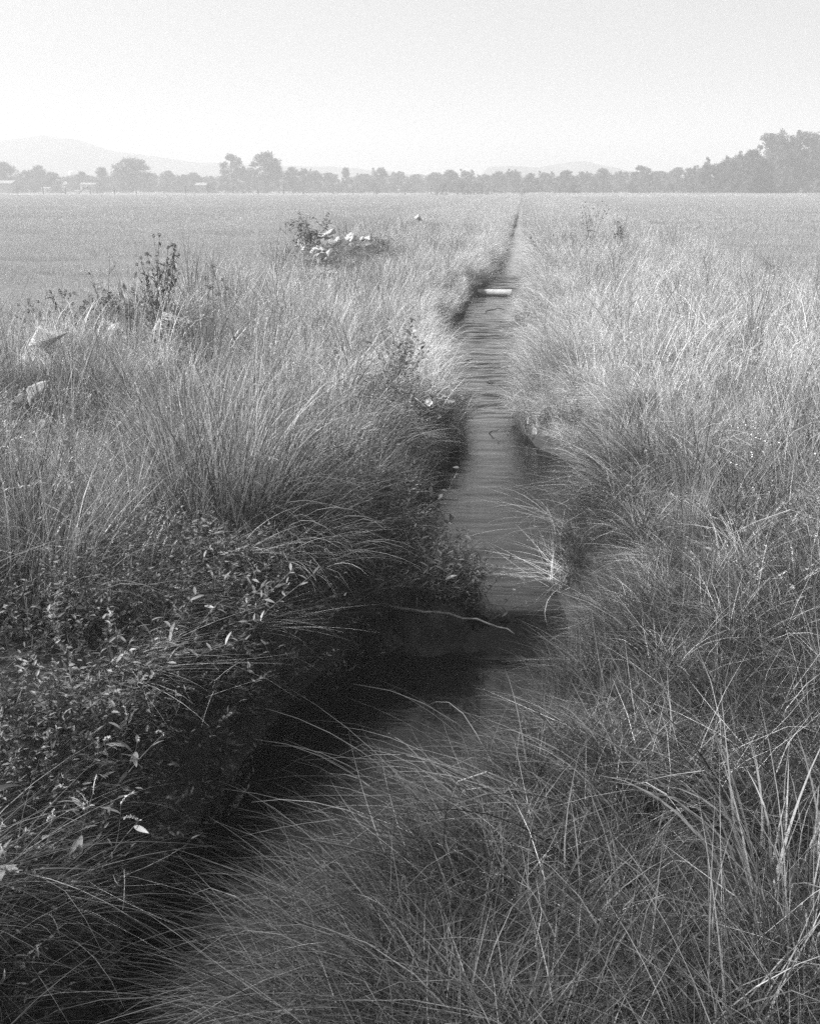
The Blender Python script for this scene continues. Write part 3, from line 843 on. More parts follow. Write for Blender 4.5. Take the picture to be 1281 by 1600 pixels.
# tall withered weeds on the spoil ridge
plant('withered_weed', 'tall dark withered weed with branching stems above the overgrown stones', 'weed', gz(-3.95, 13.1),
      [(0.05, 0.5, 1.05, 0.05), (0.22, 0.2, 0.95, -0.1), (0.12, 2.9, 0.85, 0.1), (0.40, 0.1, 1.0, -0.35), (0.3, 5.9, 0.7, 0), (0.45, 3.0, 0.55, 0), (0.3, 4.6, 0.5, 0)], 'dead', 30, (0.35, 0.8), 1, stem_r=0.007, branch=6, leaf_up=-0.2, flower='burr')
plant('withered_weed', 'dark withered weed with curled hanging leaves beside the white-flowered weed', 'weed', gz(-4.62, 12.2),
      [(0.12, 2.9, 0.62, 0.5), (0.1, 0.3, 0.55, 0.8)], 'dead', 8, (0.7, 1.1), 2, stem_r=0.005, leaf_up=-0.3)
plant('flowering_weed', 'upright weed with clusters of tiny white flowers on the overgrown ridge', 'weed', gz(-4.5, 13.1),
      [(0.06, 0.2, 0.88, 0.05), (0.3, 0.4, 0.72, -0.1), (0.28, 2.8, 0.72, -0.1)], 'dead_small', 10, (0.7, 1.2), 3, stem_r=0.004, branch=5, flower='umbel')
plant('thistle', 'dark thistle with rounded seed heads rising from coarse grass', 'thistle', gz(-3.45, 13.6),
      [(0.08, 1.0, 0.74, 0.0), (0.3, 0.2, 0.6, -0.2)], 'dead_small', 9, (0.8, 1.3), 4, stem_r=0.004, branch=4, flower='burr')
plant('withered_weed', 'thin dark weed with bare burr heads on the field side of the ridge', 'weed', gz(-4.75, 11.4),
      [(0.1, 2.5, 0.5, 0.1), (0.25, 0.6, 0.45, 0.0), (0.25, 3.6, 0.42, 0.1)], 'dead_small', 5, (0.6, 1.0), 5, branch=2, flower='burr')
for q, (x_, y_) in enumerate([(-4.25, 12.7), (-4.95, 12.9), (-3.6, 12.2)]):
    plant('withered_weed', 'knee-high dark weed filling the gaps around the tall withered weed', 'weed', gz(x_, y_), rs(9, 90 + q, (0.1, 0.7), (0.35, 0.6)), 'dead', 12, (0.35, 0.7), 90 + q, stem_r=0.004, branch=2, flower='burr', group='knee-high weeds on the ridge')
plant('withered_weed', 'low dark weed tangled in front of the weathered slab', 'weed', gz(-3.55, 11.9),
      rs(14, 21, (0.1, 0.8), (0.3, 0.55)), 'dead', 12, (0.5, 0.9), 6, branch=2)
# dark bush by the far stones
plant('dark_bush', 'dark leafy bush behind the pale heap of stones on the ridge', 'bush', gz(-4.75, 27.6),
      rs(22, 22, (0.05, 0.7), (0.6, 1.1), (-0.2, 0.2)), 'dead', 26, (0.5, 0.95), 7, stem_r=0.006, branch=2, leaf_up=0.3)
plant('dark_bush', 'low dark bush trailing beside the farther stone heap', 'bush', gz(-3.45, 30.2),
      rs(9, 23, (0.2, 0.9), (0.35, 0.6), (-0.2, 0.2)), 'dead', 10, (0.6, 1.0), 8, stem_r=0.005, branch=1)
# weeds on the right bank
plant('roadside_weed', 'tall leafy weed with a dark seed head above pale grass beyond the log', 'weed', gz(1.9, 34.5),
      rs(5, 24, (0.05, 0.35), (0.9, 1.35), (-0.1, 0.1)), 'dead', 9, (0.7, 1.2), 9, stem_r=0.007, branch=3, flower='burr')
plant('roadside_weed', 'bushy leafy weed standing in the pale grass opposite the stone heaps', 'weed', gz(2.45, 32.0),
      rs(7, 25, (0.1, 0.5), (0.7, 1.1), (-0.1, 0.2)), 'dead_small', 14, (1.0, 1.8), 10, stem_r=0.006, branch=3)
plant('roadside_weed', 'short dark weed leaning over the stream just past the log', 'weed', gz(0.55, 31.5),
      rs(6, 26, (0.2, 0.7), (0.5, 0.8), (0, 0.4)), 'dead_small', 12, (1.0, 1.6), 11, stem_r=0.005, branch=2)

# leafy growth along the left waterline
plant('bindweed', 'leafy bindweed clump with one white funnel flower overhanging the stream', 'bindweed', gz(-0.84, 10.05),
      rs(30, 31, (0.1, 0.9), (0.32, 0.62), (0, 0.8)), 'oval', 13, (0.7, 1.3), 12, stem_r=0.0025, leaf_up=0.2)
plant('leafy_bush', 'upright broad-leaved bush on the left bank just behind the bindweed', 'bush', gz(-1.05, 10.7),
      rs(22, 37, (0.05, 0.7), (0.4, 0.75), (0, 0.5)), 'oval', 13, (0.8, 1.4), 71, stem_r=0.003, leaf_up=0.3)
plant('leafy_shoot', 'leafy shoots with pale round leaves standing at the stream edge', 'shoots', gz(-0.58, 7.6),
      [(0.06, 0.4, 0.65, 0.1), (0.12, 5.6, 0.54, 0.0), (0.2, 3.3, 0.46, 0.1), (0.16, 0.2, 0.72, 0.35), (0.3, 5.0, 0.44, 0.3), (0.25, 1.2, 0.5, 0.2), (0.35, 0.0, 0.42, 0.2), (0.4, 5.6, 0.36, 0.2)], 'oval_pale', 18, (0.5, 1.0), 13, stem_r=0.003)
plant('stream_willow', 'small dark bush rooted on the mud bar in mid-stream', 'bush', (-0.36, 6.30, -0.47),
      rs(38, 32, (0.05, 0.9), (0.28, 0.55), (0, 0.6)), 'lance_dark', 13, (0.5, 1.1), 14, stem_r=0.0025)
plant('stream_willow', 'sparse dark sprigs trailing in the current beside the mud bar', 'sprig', (-0.12, 6.22, -0.48),
      rs(7, 33, (0.5, 1.2), (0.15, 0.32), (0, 0.6)), 'lance_dark', 7, (0.5, 0.9), 15, stem_r=0.002)
plant('willow_herb', 'leafy willow-like herb hanging from the left bank over the dark pool', 'herb', gz(-1.28, 5.05),
      rs(15, 34, (0.1, 0.9), (0.35, 0.62), (0, 0.7), (-0.3, 0.9)), 'lance', 12, (0.3, 0.85), 16, stem_r=0.003)
plant('willow_herb', 'dense narrow-leaved herb at the inner bend of the dark pool', 'herb', gz(-1.42, 4.35),
      rs(13, 35, (0.1, 0.8), (0.3, 0.5), (0, 0.6), (0.0, 1.2)), 'lance', 10, (0.35, 1.0), 17, stem_r=0.003)
plant('willow_herb', 'dark narrow-leaved herb below the big coarse tussock', 'herb', gz(-1.55, 5.55),
      rs(13, 36, (0.3, 0.9), (0.2, 0.34), (0, 0.6), (-0.4, 1.2)), 'lance', 10, (0.35, 1.0), 18, stem_r=0.003)
for q, (sx_, sy_, lb, sm) in enumerate([(-1.33, 3.12, 'smartweed with drooping pink-pale flower spikes at the water margin', [(0.15, 0.6, 0.5, 0.2), (0.4, 0.2, 0.48, 0.3), (0.35, 1.4, 0.42, 0.4)]),
                                        (-1.46, 2.86, 'smartweed with broad pale leaves low beside the water margin', [(0.2, 2.0, 0.42, 0.2), (0.4, 4.0, 0.36, 0.3), (0.5, 0.1, 0.4, 0.3), (0.6, 5.5, 0.35, 0.2)]),
                                        (-1.40, 3.55, 'smartweed sprawling from the mud below the narrow-leaved herb', [(0.6, 0.2, 0.42, 0.2), (0.5, 1.2, 0.38, 0.2), (0.3, 3.0, 0.34, 0.3)])]):
    plant('smartweed', lb.replace('pink-pale', 'pale'), 'smartweed', gz(sx_, sy_), sm, 'lance', 11, (0.7, 1.15), 40 + q, stem_r=0.003, branch=2, spike=3, leaf_up=0.3)
plant('smartweed', 'lone smartweed stalk standing in front of the arching grass', 'smartweed', gz(-0.52, 2.98), [(0.1, 3.4, 0.55, 0.1), (0.35, 2.8, 0.42, 0.4)], 'lance', 9, (0.6, 1.0), 44, stem_r=0.003, branch=2, spike=3)

# white funnel flower: part of the bindweed clump, on its own stalk
bw_o = bpy.data.objects['bindweed']
def funnel(r0=0.030, n=10):
    V, F = [], []
    prof_ = [(0.004, 0.0), (0.007, 0.02), (0.016, 0.036), (r0, 0.046)]
    for rr_, zz_ in prof_:
        for k in range(n):
            a = 2 * math.pi * k / n
            q = rr_ * (1 + 0.08 * math.cos(5 * a)) if rr_ == r0 else rr_
            V.append((q * math.cos(a), q * math.sin(a), zz_))
    for i in range(3):
        for k in range(n):
            F.append((i * n + k, i * n + (k + 1) % n, (i + 1) * n + (k + 1) % n, (i + 1) * n + k))
    return mk_mesh('flower', np.array(V), [np.array(F)], M['petal'], np.full(len(V), 0.8), smooth=True)
obj('flower', funnel(), bw_o, (0.12, -0.30, 0.24), (R(70), R(8), R(10)))

# small white flower dots on the right bank: little yarrow-like weeds
for q, (x_, y_) in enumerate([(1.55, 5.2), (1.28, 4.1), (1.95, 7.4), (1.05, 6.0)]):
    plant('white_flowered_weed', 'slender weed with tiny white flower cluster in the tangled right-hand grass', 'weed', gz(x_, y_), rs(2, 60 + q, (0.05, 0.3), (0.55, 0.7)), 'lance_dark', 6, (0.5, 0.8), 60 + q, stem_r=0.0015, branch=2, flower='umbel', group='slender white-flowered weeds in the bank grass')

# ------------------------------------------------------------------ big tussocks that stand out of the grass
def tussock(label, x, y, n, rad, L, W, kap, th, az=None, seed=0, mat='sedge', outward=0.8, tint=(0, 1), extra=True):
    r = np.random.default_rng(seed + 2000)
    o = empty('grass_tussock', gz(x, y)); tag(o, label, 'tussock')
    a = blades(r, n, rad, L, W, th, kap, 7, az=az, tint=tint, outward=outward)
    zb = height(a[0][:, 0] + x, a[0][:, 1] + y) - o.location.z
    rootz = np.repeat(height(a[3][:, 0, 0] + x, a[3][:, 0, 1] + y) - o.location.z, 16)
    V = a[0].copy(); V[:, 2] += rootz
    obj('blades', mk_mesh('blades', V, a[1], M[mat], a[2]), o)
    if extra:
        s_ = blades(r, n // 40, rad, (L[1] * 0.9, L[1] * 1.12), (0.002, 0.003), (0.12, 0.1), (0.05, 0.5), 7, tint=(0, 0.6), tp=5)
        sp = spikelets(r, s_[3], 22, (0.012, 0.024), (0.002, 0.004), (0.0, 0.5), 0.78)
        v, f, t_ = merge([s_[:3], sp])
        obj('seed_stalks', mk_mesh('seed_stalks', v, f, M['straw'], t_), o)
    return o
tussock('big coarse grass tussock fanning upward beside the dark pool', -1.62, 6.35, 1100, 0.42, (0.5, 1.15), (0.0035, 0.0075), (0.1, 1.2), (0.18, 0.16), seed=1, mat='grass')
tussock('coarse drooping tussock spilling from the left bank into shade', -1.25, 6.15, 500, 0.28, (0.4, 0.8), (0.0035, 0.006), (0.9, 1.9), (0.45, 0.2), az=(-0.5, 0.7), seed=2, outward=0.2, extra=False, mat='shade_tone')
tussock('arching fine grass tussock bowed over the low weeds, away from the stream', -2.05, 4.75, 700, 0.30, (0.4, 0.8), (0.003, 0.005), (0.9, 1.9), (0.45, 0.25), seed=3, mat='shade_tone', outward=0.9, extra=False)
tussock('long arching grass tussock leaning over the dark pool from the right', 0.08, 3.1, 240, 0.34, (0.35, 0.75), (0.003, 0.0055), (0.5, 1.3), (0.85, 0.2), az=(math.pi - 0.1, 0.5), seed=4, mat='shade_tone', outward=0.0, tint=(0.0, 1), extra=False)
tussock('mounded drooping tussock overhanging the shaded bank above the narrows', 0.42, 11.4, 650, 0.36, (0.5, 0.95), (0.0035, 0.006), (0.8, 1.8), (0.35, 0.2), az=(math.pi, 0.8), seed=5, mat='grass', outward=0.2, tint=(0.25, 1))
tussock('mounded drooping tussock overhanging the right bank by the mud bar', 0.78, 6.9, 450, 0.30, (0.35, 0.65), (0.003, 0.0055), (0.8, 1.8), (0.40, 0.2), az=(math.pi, 0.8), seed=6, mat='shade_tone', outward=0.2, tint=(0.25, 1), extra=False)
tussock('coarse wide-bladed tussock with bent pale blades among dark gaps', 0.72, 2.75, 110, 0.16, (0.3, 0.6), (0.006, 0.011), (0.2, 1.6), (0.25, 0.2), seed=7, mat='grass', outward=0.8, extra=False)
tussock('tall upright sedge tuft beside the pale pointed stone', -3.28, 8.3, 60, 0.10, (0.4, 0.75), (0.006, 0.010), (0.0, 0.5), (0.12, 0.12), seed=8, outward=0.8, extra=False)

# ------------------------------------------------------------------ stones
def rock_mesh(seed, mat, sub=2, n=10, rough=0.05):
    r = np.random.default_rng(seed)
    bm = bmesh.new()
    p = unit(r.normal(0, 1, (n, 3))) * r.uniform(0.82, 1.08, (n, 1))
    for q in p: bm.verts.new(q)
    h = bmesh.ops.convex_hull(bm, input=bm.verts)
    bmesh.ops.delete(bm, geom=[v for v in bm.verts if not v.link_faces], context='VERTS')
    bmesh.ops.bevel(bm, geom=list(bm.edges), offset=0.03, segments=1, affect='EDGES', profile=0.6)
    bmesh.ops.triangulate(bm, faces=bm.faces[:])
    bmesh.ops.subdivide_edges(bm, edges=bm.edges[:], cuts=1, use_grid_fill=True)
    for v in bm.verts:
        c = v.co
        v.co = c * (1 + rough * float(noise(c.x * 3 + seed, c.y * 3 + c.z * 2, 0.7, seed)))
    me = bpy.data.meshes.new('rock'); bm.to_mesh(me); bm.free()
    me.materials.append(M[mat])
    return me
ROCKS = [rock_mesh(k, 'rock') for k in range(7)]
WETROCKS = [rock_mesh(20 + k, 'wet_rock') for k in range(3)]
def rock(label, x, y, size, dz, k, rz=0.0, group=None, squash=0.58, lst=None):
    o = obj('rock', (lst or ROCKS)[k % len(lst or ROCKS)], None, (x, y, float(height(x, y)) + dz), (0.2 * math.sin(k * 7.0), 0.25 * math.cos(k * 5.0), rz), (size, size * 0.85, size * squash))
    return tag(o, label, 'rock', group)
rock('single pale rounded rock half sunk in grass at the field side', -4.40, 11.05, 0.20, 0.20, 3, 0.4, squash=0.6)
rock('pale pointed stone beside the upright sedge tuft', -3.42, 8.45, 0.13, 0.16, 1, 1.0, squash=1.1)
for q, (dx, dy, s_) in enumerate([(-0.18, -0.12, 0.075), (-0.22, 0.18, 0.09), (0.10, -0.28, 0.07), (-0.06, -0.42, 0.08)]):
    rock('small pale stone lying around the pointed stone', -3.42 + dx, 8.45 + dy, s_, 0.06, q + 2, q * 1.3, 'small stones around the pointed stone')
rock('weathered slab-like stone under the tall withered weed', -3.62, 12.45, 0.26, 0.24, 3, 0.2, squash=0.6)
rock('weathered pale block behind the tall withered weed stems', -3.45, 13.25, 0.14, 0.18, 4, 1.7)
rock('flat pale stone below the white-flowered weed', -4.05, 12.25, 0.22, 0.18, 5, 0.7, squash=0.45)
r = np.random.default_rng(77)
for q in range(20):
    rock('pale angular stone in the heap before the dark bush', -4.12 + r.normal(0, 0.30), 25.4 + r.normal(0, 0.30), r.uniform(0.08, 0.18), 0.08 + r.uniform(0, 0.26), q, r.uniform(0, 6), 'stones of the nearer ridge heap')
for q in range(24):
    rock('pale angular stone in the long heap beside the low dark bush', -4.00 + r.normal(0, 0.45), 29.6 + r.normal(0, 0.5), r.uniform(0.09, 0.20), 0.10 + r.uniform(0, 0.28), q + 3, r.uniform(0, 6), 'stones of the farther ridge heap')
rock('lone white boulder on the ridge far past the stone heaps', -3.96, 48.6, 0.26, 0.26, 5, 0.5, squash=0.65)
for q, (x_, y_, s_) in enumerate([(-0.16, 15.5, 0.11), (-0.10, 13.25, 0.12), (-0.92, 17.3, 0.10), (-0.72, 16.2, 0.08), (-0.25, 18.9, 0.09), (-0.30, 14.3, 0.08)]):
    o = obj('wet_stone', WETROCKS[q % 3], None, (x_, y_, WATER_Z - s_ * 0.18), (0.1, 0.2, q * 1.1), (s_ * 1.2, s_ * 0.8, s_ * 0.5))
    tag(o, 'dark wet stone breaking the riffle surface', 'stone', 'wet stones in the riffle')
# mud bar in the stream
def mud_bar(label, x, y, rx, ry, h, seed):
    r_ = np.linspace(0, 1, 9); a_ = np.linspace(0, 2 * math.pi, 36, endpoint=False)
    V = [(0, 0, h)]
    for q in r_[1:]:
        for a in a_:
            w = 1 + 0.22 * float(noise(math.cos(a) * 2 + seed, math.sin(a) * 2, 0.8, seed))
            px_, py_ = rx * q * w * math.cos(a), ry * q * w * math.sin(a)
            V.append((px_, py_, h * (1 - q ** 2) + 0.012 * float(noise(px_, py_, 0.06, seed)) - 0.32 * q ** 4))
    F3 = [(0, 1 + k, 1 + (k + 1) % 36) for k in range(36)]
    F4 = [(1 + i * 36 + k, 1 + (i + 1) * 36 + k, 1 + (i + 1) * 36 + (k + 1) % 36, 1 + i * 36 + (k + 1) % 36) for i in range(7) for k in range(36)]
    o = obj('mud_bar', mk_mesh('mud_bar', np.array(V), [np.array(F4), np.array(F3)], M['mud'], smooth=True), None, (x, y, WATER_Z))
    return tag(o, label, 'mud bar')
mud_bar('dark wet mud bar rising in the middle of the stream', -0.42, 6.32, 0.34, 0.30, 0.07, 1)
mud_bar('low mud shelf under the left bank above the pool', -0.80, 6.50, 0.34, 0.42, 0.06, 2)

# ------------------------------------------------------------------ log and sticks
def log():
    o = empty('log', (-0.52, 26.1, WATER_Z + 0.05), R(-8)); tag(o, 'short pale log lying across the stream with a dark wet end', 'log')
    n, sd_ = 30, 18
    xs = np.linspace(-0.36, 0.36, n)
    a = np.linspace(0, 2 * math.pi, sd_, endpoint=False)
    XX = np.repeat(xs[:, None], sd_, 1); AA = np.repeat(a[None, :], n, 0)
    rr_ = 0.085 * (1 - 0.10 * XX) * (1 + 0.05 * noise(XX * 4, np.cos(AA) * 1.5 + np.sin(AA), 0.5, 3) + 0.03 * noise(np.cos(AA) * 4, np.sin(AA) * 4 + XX * 2, 0.4, 4))
    V = np.stack([XX, rr_ * np.cos(AA), rr_ * np.sin(AA) + 0.02 * XX], -1).reshape(-1, 3)
    i = np.arange(n * sd_).reshape(n, sd_); j = np.roll(i, -1, 1)
    F = np.stack([i[:-1], i[1:], j[1:], j[:-1]], -1).reshape(-1, 4)
    m, nn, l = new_mat('log_bark')
    tc = nn.new('ShaderNodeTexCoord'); sp = nn.new('ShaderNodeSeparateXYZ'); l.new(tc.outputs['Object'], sp.inputs[0])
    nz = nn.new('ShaderNodeTexNoise'); nz.inputs['Scale'].default_value = 14; nz.inputs['Detail'].default_value = 6
    l.new(tc.outputs['Object'], nz.inputs['Vector'])
    ad = nn.new('ShaderNodeMath'); ad.operation = 'MULTIPLY_ADD'; ad.inputs[1].default_value = 0.25
    l.new(nz.outputs['Fac'], ad.inputs[0]); l.new(sp.outputs['X'], ad.inputs[2])
    mr = nn.new('ShaderNodeMapRange'); mr.inputs['From Min'].default_value = -0.10; mr.inputs['From Max'].default_value = -0.02
    mr.inputs['To Min'].default_value = 0.03; mr.inputs['To Max'].default_value = 0.34
    l.new(ad.outputs[0], mr.inputs['Value'])
    mu = nn.new('ShaderNodeMath'); mu.operation = 'MULTIPLY'; 
    mr2 = nn.new('ShaderNodeMapRange'); mr2.inputs['To Min'].default_value = 0.5; mr2.inputs['To Max'].default_value = 1.3
    l.new(nz.outputs['Fac'], mr2.inputs['Value']); l.new(mr.outputs[0], mu.inputs[0]); l.new(mr2.outputs[0], mu.inputs[1])
    p = nn.new('ShaderNodeBsdfPrincipled'); p.inputs['Roughness'].default_value = 0.8
    l.new(mu.outputs[0], p.inputs['Base Color'])
    b = nn.new('ShaderNodeBump'); b.inputs['Strength'].default_value = 0.5; l.new(nz.outputs['Fac'], b.inputs['Height']); l.new(b.outputs[0], p.inputs['Normal'])
    ou = nn.new('ShaderNodeOutputMaterial'); l.new(p.outputs[0], ou.inputs['Surface'])
    obj('bark', mk_mesh('bark', V, [F], m, smooth=True), o)
    for e, xe in ((0, -0.40), (n - 1, 0.40)):
        ring = V[i[e]]; c = ring.mean(0) + np.array([-0.004 if e == 0 else 0.004, 0, 0])
        inner = c + (ring - ring.mean(0)) * 0.5 + np.array([-0.002 if e == 0 else 0.002, 0, 0])
        V2 = np.concatenate([ring, inner, c[None]])
        k = np.arange(sd_); kn = np.roll(k, -1)
        F4 = np.stack([k, kn, kn + sd_, k + sd_], -1); F3 = np.stack([k + sd_, kn + sd_, np.full(sd_, 2 * sd_)], -1)
        obj('cut_end', mk_mesh('cut_end', V2, [F4, F3], M['pale_stem']), o)
log()
def stick(label, pts, rad):
    P = np.array(pts, float); t = np.linspace(0, 1, len(P)); tt = np.linspace(0, 1, 12)
    Q = np.stack([np.interp(tt, t, P[:, k]) for k in range(3)], -1)
    Q += np.random.default_rng(len(label)).normal(0, 0.006, Q.shape)
    v, f, _ = tube_arr(Q - Q[0], np.linspace(rad, rad * 0.4, 12), 6)
    o = obj('stick', mk_mesh('stick', v, f, M['stem'], smooth=True), None, tuple(Q[0]))
    return tag(o, label, 'stick')
stick('thin crooked dark stick leaning from the left bank into the riffle', [(-0.74, 14.6, -0.36), (-0.62, 14.5, -0.30), (-0.60, 14.4, -0.24), (-0.50, 14.3, -0.2)], 0.012)
stick('bare twig standing in the smooth water of the narrows', [(-0.26, 11.30, -0.52), (-0.22, 11.2, -0.46), (-0.12, 11.1, -0.43), (-0.06, 11.1, -0.40)], 0.005)
stick('bent dark stick lying along the mud bar', [(-0.66, 6.16, -0.44), (-0.42, 6.02, -0.42), (-0.16, 6.05, -0.46), (0.02, 5.95, -0.50)], 0.010)
stick('dark twig fallen across the riffle just below the log', [(-0.62, 22.6, -0.49), (-0.42, 22.7, -0.44), (-0.22, 22.9, -0.48)], 0.014)

# ------------------------------------------------------------------ fence
KX = 1.035
fence = empty('fence', (0, 231, 0)); tag(fence, 'long wire fence with weathered wooden posts across the far field', 'fence')
r = np.random.default_rng(12)
xs_post = np.arange(-118, 44, 4.6)
def post_mesh(seed):
    rp = np.random.default_rng(seed)
    P = np.array([(0, 0, -0.25), (rp.normal(0, 0.01), 0, 0.5), (rp.normal(0, 0.02), 0, 1.15), (rp.normal(0, 0.02), 0, 1.42)])
    v, f, _ = tube_arr(P, np.array([0.11, 0.108, 0.10, 0.09]), 7)
    return mk_mesh('post', v, f, M['post'])
PM = [post_mesh(k) for k in range(4)]
tops = []
for k, xp in enumerate(xs_post):
    x_ = xp + r.normal(0, 0.35); hsc = r.uniform(1.0, 1.3)
    obj('post', PM[k % 4], fence, (x_, 0.15 * math.sin(k), 0), (r.normal(0, 0.03), r.normal(0, 0.05), r.uniform(0, 6)), (1, 1, hsc))
    tops.append((x_, 0.15 * math.sin(k)))
for zz_ in (0.45, 0.8, 1.12):
    P = []
    for k in range(len(tops) - 1):
        for t in (0, 0.5):
            x_ = tops[k][0] * (1 - t) + tops[k + 1][0] * t
            P.append((x_, tops[k][1] + 0.09, zz_ - (0.03 if t else 0)))
    v, f, _ = tube_arr(np.array(P), 0.006, 3)
    obj('wire', mk_mesh('wire', v, f, M['wire']), fence)
# one leaning brace pole in the fence line
v, f, _ = tube_arr(np.array([(-83.5, -0.2, 0.0), (-82.4, -0.2, 0.95), (-81.0, -0.2, 1.75)]), np.array([0.09, 0.08, 0.07]), 6)
obj('brace_pole', mk_mesh('brace_pole', v, f, M['post']), fence)
# small marker post out in the field
mk = empty('marker_stake', (-40.6, 160, 0)); tag(mk, 'thin pale marker stake standing alone in the open field', 'stake')
v, f, _ = tube_arr(np.array([(0, 0, -0.2), (0.02, 0, 0.9)]), 0.05, 6); obj('shaft', mk_mesh('shaft', v, f, M['white_paint']), mk)
v, f, _ = tube_arr(np.array([(0.02, 0, 0.9), (0.02, 0, 1.05)]), 0.065, 6); obj('cap', mk_mesh('cap', v, f, M['white_paint']), mk)

# ------------------------------------------------------------------ trees
def sprays(r, pos, nrm, sz, tint):
    """flat irregular leaf sprays, one quad each"""
    n_ = len(pos)
    t1 = unit(np.cross(nrm, r.normal(0, 1, (n_, 3)))); t2 = np.cross(nrm, t1)
    c = []
    for k in range(4):
        a = k * math.pi / 2 + r.uniform(-0.4, 0.4, n_); q = sz * r.uniform(0.55, 1.1, n_)
        c.append(pos + t1 * (q * np.cos(a))[:, None] + t2 * (q * np.sin(a))[:, None])
    return np.stack(c, 1).reshape(-1, 3), [np.arange(n_ * 4).reshape(-1, 4)], np.repeat(tint, 4)

def crown_mesh(seed, shape, mat, nq):
    """unit-high tree crown: leaf sprays spread through a set of lobes"""
    r = np.random.default_rng(seed)
    lobes = []
    def dome(n_, z0, z1, env, r0, r1):
        for _ in range(n_):
            a = r.uniform(0, 6.28); zc = r.uniform(z0, z1)
            d = env(zc) * math.sqrt(r.uniform(0.0, 1)) * r.uniform(0.85, 1.12)
            lobes.append((d * math.cos(a), d * math.sin(a), zc, r.uniform(r0, r1)))
    if shape == 'round':      # full crown almost down to the ground
        dome(120, 0.08, 0.93, lambda z: 0.37 * (math.sqrt(max(0.02, 1 - ((z - 0.45) / 0.50) ** 2)) if z > 0.45 else 0.78 + 0.22 * z / 0.45), 0.06, 0.11)
    elif shape == 'spread':
        dome(100, 0.06, 0.88, lambda z: 0.44 * (1 - 0.9 * max(0, z - 0.5)), 0.06, 0.11)
        for _ in range(7):
            a = r.uniform(0, 6.28); q = r.uniform(0.05, 0.3); lobes.append((q * math.cos(a), q * math.sin(a), r.uniform(0.84, 0.97), r.uniform(0.04, 0.08)))
    elif shape == 'tall':
        dome(90, 0.06, 0.95, lambda z: 0.25 * max(0.1, 1.12 - z) ** 0.5, 0.045, 0.085)
    elif shape == 'poplar':
        dome(26, 0.08, 0.97, lambda z: 0.045, 0.035, 0.06)
    else:                     # shrub, foliage to the ground
        dome(34, 0.05, 0.82, lambda z: 0.72 * math.sqrt(max(0.05, 1 - z)), 0.10, 0.20)
    lb = np.array(lobes); k = r.integers(0, len(lb), nq)
    d = unit(r.normal(0, 1, (nq, 3))); rad = lb[k, 3] * r.uniform(0.35, 1.15, nq)
    pos = lb[k, :3] + d * rad[:, None] * np.array([1, 1, 0.85])
    pos[:, 2] = np.abs(pos[:, 2])
    lobe_t = r.uniform(0, 0.7, len(lb))
    sz = r.uniform(0.010, 0.024, nq) * (1.6 if shape == 'shrub' else 1.0)
    v, f, t_ = sprays(r, pos, unit(d + r.normal(0, 0.7, (nq, 3))), sz, lobe_t[k] + r.uniform(0, 0.3, nq))
    return mk_mesh('crown', v, f, M[mat], t_), lb

def trunk_mesh(seed, lb, shape):
    r = np.random.default_rng(seed)
    top = 0.72 if shape != 'shrub' else 0.4
    P = np.array([(0, 0, -0.03), (r.normal(0, 0.006), r.normal(0, 0.006), 0.2), (r.normal(0, 0.02), r.normal(0, 0.02), 0.45), (r.normal(0, 0.03), r.normal(0, 0.03), top)])
    parts = [tube_arr(P, np.array([0.032, 0.024, 0.017, 0.006]), 7)]
    for q in range(min(12, len(lb))):
        e = lb[q, :3]; b = P[1] * 0.6 + P[2] * 0.4 if e[2] < 0.6 else P[2]
        mid = (b + e) * 0.5 + np.array([0, 0, 0.02])
        parts.append(tube_arr(np.array([b, mid, e]), np.array([0.011, 0.007, 0.003]), 5))
    v, f, _ = merge(parts)
    return mk_mesh('trunk', v, f, M['bark'], smooth=True)

TREE = {}
for shape, cnt, mat, nq in (('round', 4, 'tree_leaf', 9500), ('spread', 4, 'tree_leaf', 9000), ('tall', 3, 'tree_leaf', 7000), ('poplar', 1, 'tree_leaf', 2000), ('shrub', 3, 'pale_leaf', 2600)):
    for k in range(cnt):
        cm, lb = crown_mesh(3000 + 17 * k + len(shape), shape, mat, nq)
        TREE.setdefault(shape, []).append((cm, trunk_mesh(4000 + k, lb, shape)))
WIDTH = {'round': 0.42, 'spread': 0.50, 'tall': 0.28, 'poplar': 0.10, 'shrub': 0.85}
tr = np.random.default_rng(31)
def tree(u, top, hw, dist, shape, label, group=None, name='tree', cat='tree'):
    """u, top, hw: bearing and extents measured in the photograph's frame, turned into metres at dist"""
    dist = dist * 0.78
    k = dist / 1900.0 * KX
    h = (290 - top) * dist / 1900.0 + CAM_Z
    w = 1.15 * hw * k / WIDTH[shape]
    v = TREE[shape][tr.integers(len(TREE[shape]))]
    o = empty(name, ((u - 815) * k, dist, 0), tr.uniform(0, 6.28)); o.scale = (w, w, h)
    tag(o, label, cat, group)
    obj('trunk', v[1], o); obj('crown', v[0], o)
    return o
LT = 'broad bushy tree in the hazy tree line behind the fence'
LG = 'bushy trees of the far tree line'
